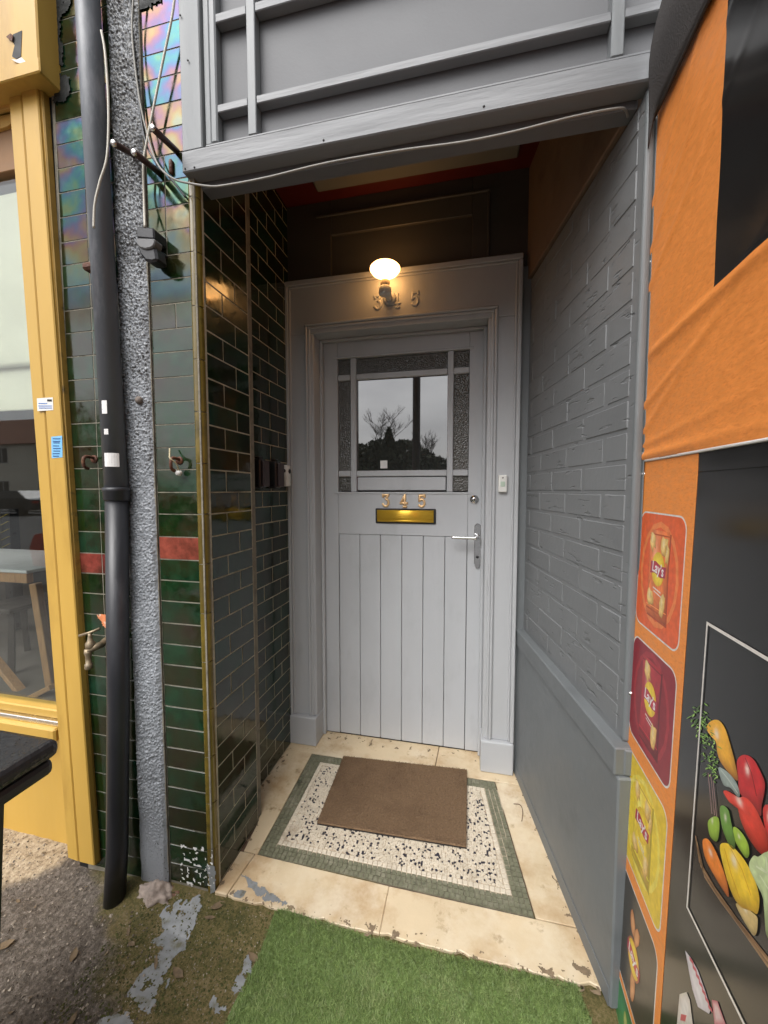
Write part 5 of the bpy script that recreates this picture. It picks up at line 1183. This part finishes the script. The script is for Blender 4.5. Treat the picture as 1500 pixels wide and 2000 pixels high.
def reg_all(r2):
    while True:
        x, y = r2.uniform(-2.0, -.56), r2.uniform(.35, 1.06)
        if not (x > -1.27 and y > .99): return x, y
PEB = mat('pale_grit', (.36, .31, .25), .85, .4, 40, c2=(.16, .13, .10), c2pos=(.4, .6), c2scale=35)
PEBD = mat('dark_grit', (.10, .08, .062), .9, .4, 40)
scatter('pale_grit', 3200, PEB, .0012, .0075, reg_left, 1, .6, 'pale grit and small stones strewn over the bare ground left of the downpipe')
scatter('dark_grit', 4200, PEBD, .0012, .006, reg_left, 2, .6, 'dark grit and soil crumbs strewn over the bare ground left of the downpipe')
scatter('moss_grit', 2600, PEB, .0008, .0034, reg_moss, 3, .6, 'tiny pale grit on the mossy concrete beside the grass mat')
MOSSM = mat('moss_crumbs', (.055, .060, .012), .95, .5, 60, c2=(.12, .10, .03), c2scale=30)
scatter('moss_crumbs', 5200, MOSSM, .0015, .006, reg_moss, 13, .5, 'olive moss crumbs covering the damp concrete between downpipe and grass mat')
def leaves():
    r2 = random.Random(9); v = []; f = []
    for _ in range(150):
        x, y = reg_left(r2) if r2.random() < .85 else reg_moss(r2); L_ = .004 + .018 * r2.random() ** 3; W = L_ * r2.uniform(.2, .55); a = r2.uniform(0, 6.28); z = gh(x, y) + .004; cu = r2.uniform(-.3, .5) * L_; b = len(v)
        for t, ww in ((-1, .05), (-.4, .9), (.3, 1), (1, .05)):
            for sd_ in (-1, 0, 1):
                lx = t * L_; ly = sd_ * W * ww; v.append((x + lx * math.cos(a) - ly * math.sin(a), y + lx * math.sin(a) + ly * math.cos(a), z + abs(t) * cu * .5 + (0 if sd_ else -.15 * W)))
        for i in range(3):
            for j in range(2): q = b + i * 3 + j; f.append((q, q + 1, q + 4, q + 3))
    o = link('leaf_litter', mesh(v, f, True), mat('dead_leaf', (.15, .105, .06), .8, .5, 60, c2=(.30, .23, .15), c2scale=30), None); tag(o, 'small dead leaves scattered on the ground left of the downpipe', 'leaf litter', None, 'stuff')
leaves()
moss = bpy.data.materials['mossy_concrete_and_gravel']
# a few crumbs and a twig on the step
tw = tube('dry_twig', [onZ(1003, 1570, .004), onZ(1016, 1572, .004), onZ(1021, 1585, .004), onZ(1019, 1604, .003)], .0011, BROWNM, None, 6, 4); tag(tw, 'curled dry twig on the cream slab right of the doormat', 'twig')

# ================================================================== across the street (seen in the panes and the glaze)
def car(name, label, loc, rz, m):
    t = thing(name, label, 'car', loc); 
    prof = [(-1.9, .35), (-1.95, .62), (-1.85, .80), (-1.15, .90), (-.55, 1.36), (.85, 1.38), (1.55, .95), (1.9, .88), (1.95, .5), (1.9, .3)]
    def loft(profile, ws):
        v = []; f = []; n = len(profile)
        for wv, sc in ws:
            for x, z in profile: v.append((x * (1 - .02 * sc), wv * (1 - .16 * max(0, (z - .9) / .5)), z))
        for k_ in range(len(ws) - 1):
            for i in range(n): f.append((k_ * n + i, k_ * n + (i + 1) % n, (k_ + 1) * n + (i + 1) % n, (k_ + 1) * n + i))
        f += [tuple(range(n))[::-1], tuple(range((len(ws) - 1) * n, len(ws) * n))]; return mesh(v, f)
    rot = Matrix.Rotation(rz, 4, 'Z')
    def add(nm, me, mm): me.transform(rot); o = link(nm, me, mm, t); o.location = (0, 0, 0); return o
    add('body', loft(prof, [(-.86, 1), (-.82, 0), (.82, 0), (.86, 1)]), m)
    for sd_ in (-1, 1):
        w_ = [(-1.0, .94), (-.50, 1.30), (.80, 1.32), (1.38, .98)]; vv = [(x, sd_ * (.868 - .137 * max(0, (z - .9) / .5)), z) for x, z in w_]
        add('side_window', mesh(vv + [(x, y - sd_ * .01, z) for x, y, z in vv], [(0, 1, 2, 3), (4, 5, 6, 7), (0, 1, 5, 4), (1, 2, 6, 5), (2, 3, 7, 6), (3, 0, 4, 7)]), BLACKM)
        for x in (-1.2, 1.2):
            bm = bmesh.new(); bmesh.ops.create_cone(bm, cap_ends=True, segments=24, radius1=.31, radius2=.31, depth=.2); bmesh.ops.rotate(bm, verts=bm.verts, cent=(0, 0, 0), matrix=Matrix.Rotation(R(90), 3, 'X')); bmesh.ops.translate(bm, verts=bm.verts, vec=(x, sd_ * .78, .31)); add('wheel', fromb(bm), RUBBER)
        bm = bmesh.new(); bmesh.ops.create_cube(bm, size=1, matrix=Matrix.Translation((1.92, sd_ * .62, .74)) @ Matrix.Diagonal((.05, .3, .12, 1))); add('tail_lamp', fromb(bm), REDC)
    return t
REDC = mat('red_car_paint', (.55, .035, .02), .25, .05, 3, coat=.5); DKC = mat('dark_car_paint', (.03, .032, .036), .2, .05, 3, coat=.5)
car('parked_car', 'red parked car glinting in the green tiles', (-4.2, -3.05, -.17), 0, REDC)
car('parked_car', 'dark grey parked car mirrored in the shop window', (-25.2, -15.2, -.17), 0, DKC)
def house(loc, wd, dp_, hh, label, nwin=3):
    t = thing('terraced_house', label, 'house', loc, 'houses across the street'); x, y, z = loc
    CRE = bpy.data.materials.get('cream_render') or mat('cream_render', (.78, .74, .64), .9, .08, 1, bump=.4, bscale=30); ROF = bpy.data.materials.get('roof_tiles') or mat('roof_tiles', (.20, .085, .05), .85, .25, 3, bump=.6, bscale=6)
    box('wall', x - wd / 2, x + wd / 2, y - dp_, y, z, z + hh, CRE, t, 0)
    rf = extr('roof', [(x - wd / 2 - .3, y + .4, z + hh), (x - wd / 2 - .3, y - dp_ / 2, z + hh + 2.8), (x - wd / 2 - .3, y - dp_ - .4, z + hh)], (wd + .6, 0, 0), ROF, t)
    box('chimney', x + wd * .3, x + wd * .3 + .9, y - dp_ / 2 - .4, y - dp_ / 2 + .4, z + hh + 2.0, z + hh + 4.0, UPM, rf, 0)
    for i in range(nwin):
        for lv in range(2):
            cx_ = x - wd / 2 + wd * (i + .5) / nwin; z0 = z + .9 + lv * 2.6
            if lv == 0 and i == nwin - 1: box('door', cx_ - .45, cx_ + .45, y - .02, y + .04, z, z + 2.1, DKWOOD, t, 0); continue
            wn = box('window', cx_ - .6, cx_ + .6, y - .02, y + .05, z0, z0 + 1.3, WHITEP, t, 0)
            for q in (-1, 1): box('window_light', cx_ + q * .30 - .25, cx_ + q * .30 + .25, y + .051, y + .056, z0 + .08, z0 + 1.22, BLACKM, wn, 0)
house((-36, -21.5, -.2), 12, 8, 5.0, 'cream house with brown tiled roof mirrored in the left shop window')
house((-54, -22, -.2), 14, 8, 5.4, 'wide cream house farther along the street beyond the mirrored one')
house((6.5, -30, -.2), 10, 8, 4.6, 'low cream house behind the trees, mirrored at the right of the door pane')
pl = thing('street_pole', 'slim dark street pole mirrored in the door glass', 'pole', (-.705, -1.72, -.06))
tube('pole', [(-.705, -1.72, -.075), (-.705, -1.72, 3), (-.705, -1.72, 6.5)], .054, mat('dark_steel_pole', (.05, .052, .056), .45), pl, 16)
lathe('pole_base', [(.075, 0), (.075, .9), (.05, .95)], (-.705, -1.72, -.062), bpy.data.materials['dark_steel_pole'], pl, 20)
BARK = mat('grey_bark', (.12, .10, .085), .9, .3, 8)
def bare_tree(loc, H, label, seed, spread=.55):
    r2 = random.Random(seed); t = thing('bare_tree', label, 'tree', loc, 'bare trees across the street'); v = []; f = []; tv = []; tf = []
    def grow(p, d, L_, r_, lvl):
        pts = [p]; q = p.copy(); dd = d.copy()
        for i in range(3): dd = (dd + Vector((r2.gauss(0, .12), r2.gauss(0, .12), r2.uniform(-.02, .10)))).normalized(); q = q + dd * L_ / 3; pts.append(q.copy())
        tube_data(pts, [r_, r_ * .85, r_ * .7, r_ * .5], 6 if lvl < 2 else 3, tv if lvl == 0 else v, tf if lvl == 0 else f, False)
        if lvl >= 5: return
        for i in range(3 if lvl < 4 else 4):
            a = r2.uniform(0, 6.28); nd = (dd + Vector((math.cos(a), math.sin(a), r2.uniform(-.1, .5))) * spread).normalized(); grow(pts[r2.choice((2, 3, 3))], nd, L_ * r2.uniform(.62, .8), max(.012, r_ * .55), lvl + 1)
    grow(Vector((0, 0, 0)), Vector((0, 0, 1)), H * .34, H * .022, 0)
    link('trunk', mesh(tv, tf, True), BARK, t, loc); link('crown', mesh(v, f), BARK, t, loc)
LEAFM = mat('dark_evergreen', (.055, .068, .034), .7, .4, 3)
def evergreen(loc, H, W, label, seed, cone=False):
    r2 = random.Random(seed); t = thing('evergreen_tree', label, 'tree', loc, 'evergreens across the street'); v = []; f = []
    for _ in range(2600):
        z = r2.random(); rad = (1 - z) ** .8 if cone else math.sqrt(max(0, 1 - (2 * z - .9) ** 2 * .8)); a = r2.uniform(0, 6.28); k_ = math.sqrt(r2.random()) * rad * (1 + .35 * noise.noise(Vector((math.cos(a) * 2, math.sin(a) * 2, z * 4 + seed))))
        c_ = Vector((math.cos(a) * k_ * W / 2, math.sin(a) * k_ * W / 2, H * (.08 + .92 * z))); e = Euler((r2.uniform(0, 6), r2.uniform(0, 6), r2.uniform(0, 6))).to_matrix(); s = H * r2.uniform(.02, .05); b = len(v)
        for q in ((-1, -.4, 0), (0, -.6, .1), (1, 0, 0), (0, .6, -.1)): v.append(c_ + e @ Vector(q) * s)
        f.append((b, b + 1, b + 2, b + 3))
    link('crown', mesh(v, f), LEAFM, t, loc); tube('trunk', [Vector(loc), Vector(loc) + Vector((0, 0, H * .5))], [H * .02, H * .012], BARK, t, 8)
EVL = ['bushy evergreen at the left edge of the tree belt in the door pane', 'low evergreen just left of the tall bare tree in the door pane', 'full evergreen in front of the tall bare tree in the door pane', 'broad evergreen right of the conifer in the door pane',
       'rounded evergreen at the foot of the mirrored pole', 'low evergreen just right of the mirrored pole', 'lowest evergreen at the right edge of the door pane', 'wide evergreen beyond the left edge of the door pane', 'tall wide evergreen farther left along the tree belt',
       'evergreen beyond the right edge of the door pane', 'leftmost and widest evergreen of the tree belt', 'rightmost and widest evergreen of the tree belt']
# mirror image depth -> real place: y = 3.71 - depth seen in the pane
def beyond(u, v, depth):
    d = ray(u, v); P = CAM + d * (depth / d.y); return P.x, 3.71 - depth
X, Yb = beyond(738, 880, 34); bare_tree((X, Yb, -.2), 8.6, 'tall bare tree mirrored left of the pole in the door glass', 3)
X, Yb = beyond(838, 880, 36); bare_tree((X, Yb, -.2), 6.6, 'slender bare tree mirrored right of the pole in the door glass', 8, .4)
X, Yb = beyond(706, 880, 40); bare_tree((X, Yb, -.2), 6.0, 'low bare tree mirrored at the left edge of the door pane', 12)
X, Yb = beyond(760, 880, 30); evergreen((X, Yb, -.2), 6.2, 3.2, 'pointed dark conifer mirrored in the middle of the door glass', 4, True)
for i, (u, dpt, H, W) in enumerate(((690, 33, 4.4, 6), (715, 31, 3.9, 5), (745, 33, 4.6, 5), (790, 32, 4.4, 5), (815, 34, 4.0, 5), (850, 34, 3.4, 5), (880, 35, 3.2, 5), (650, 35, 4.5, 7), (600, 34, 5.0, 8), (930, 36, 4.0, 7), (540, 36, 5, 9), (990, 36, 4.5, 9))):
    X, Yb = beyond(u, 880, dpt); evergreen((X, Yb, -.2), H * 1.25, W, EVL[i], 20 + i)
fw_ = box('boundary_wall', -28, 22, -20.8, -20.6, -.2, 1.0, mat('boundary_wall_render', (.17, .16, .14), .9, .2, 1), None, .01); tag(fw_, 'low grey boundary wall across the street under the mirrored trees', 'wall')
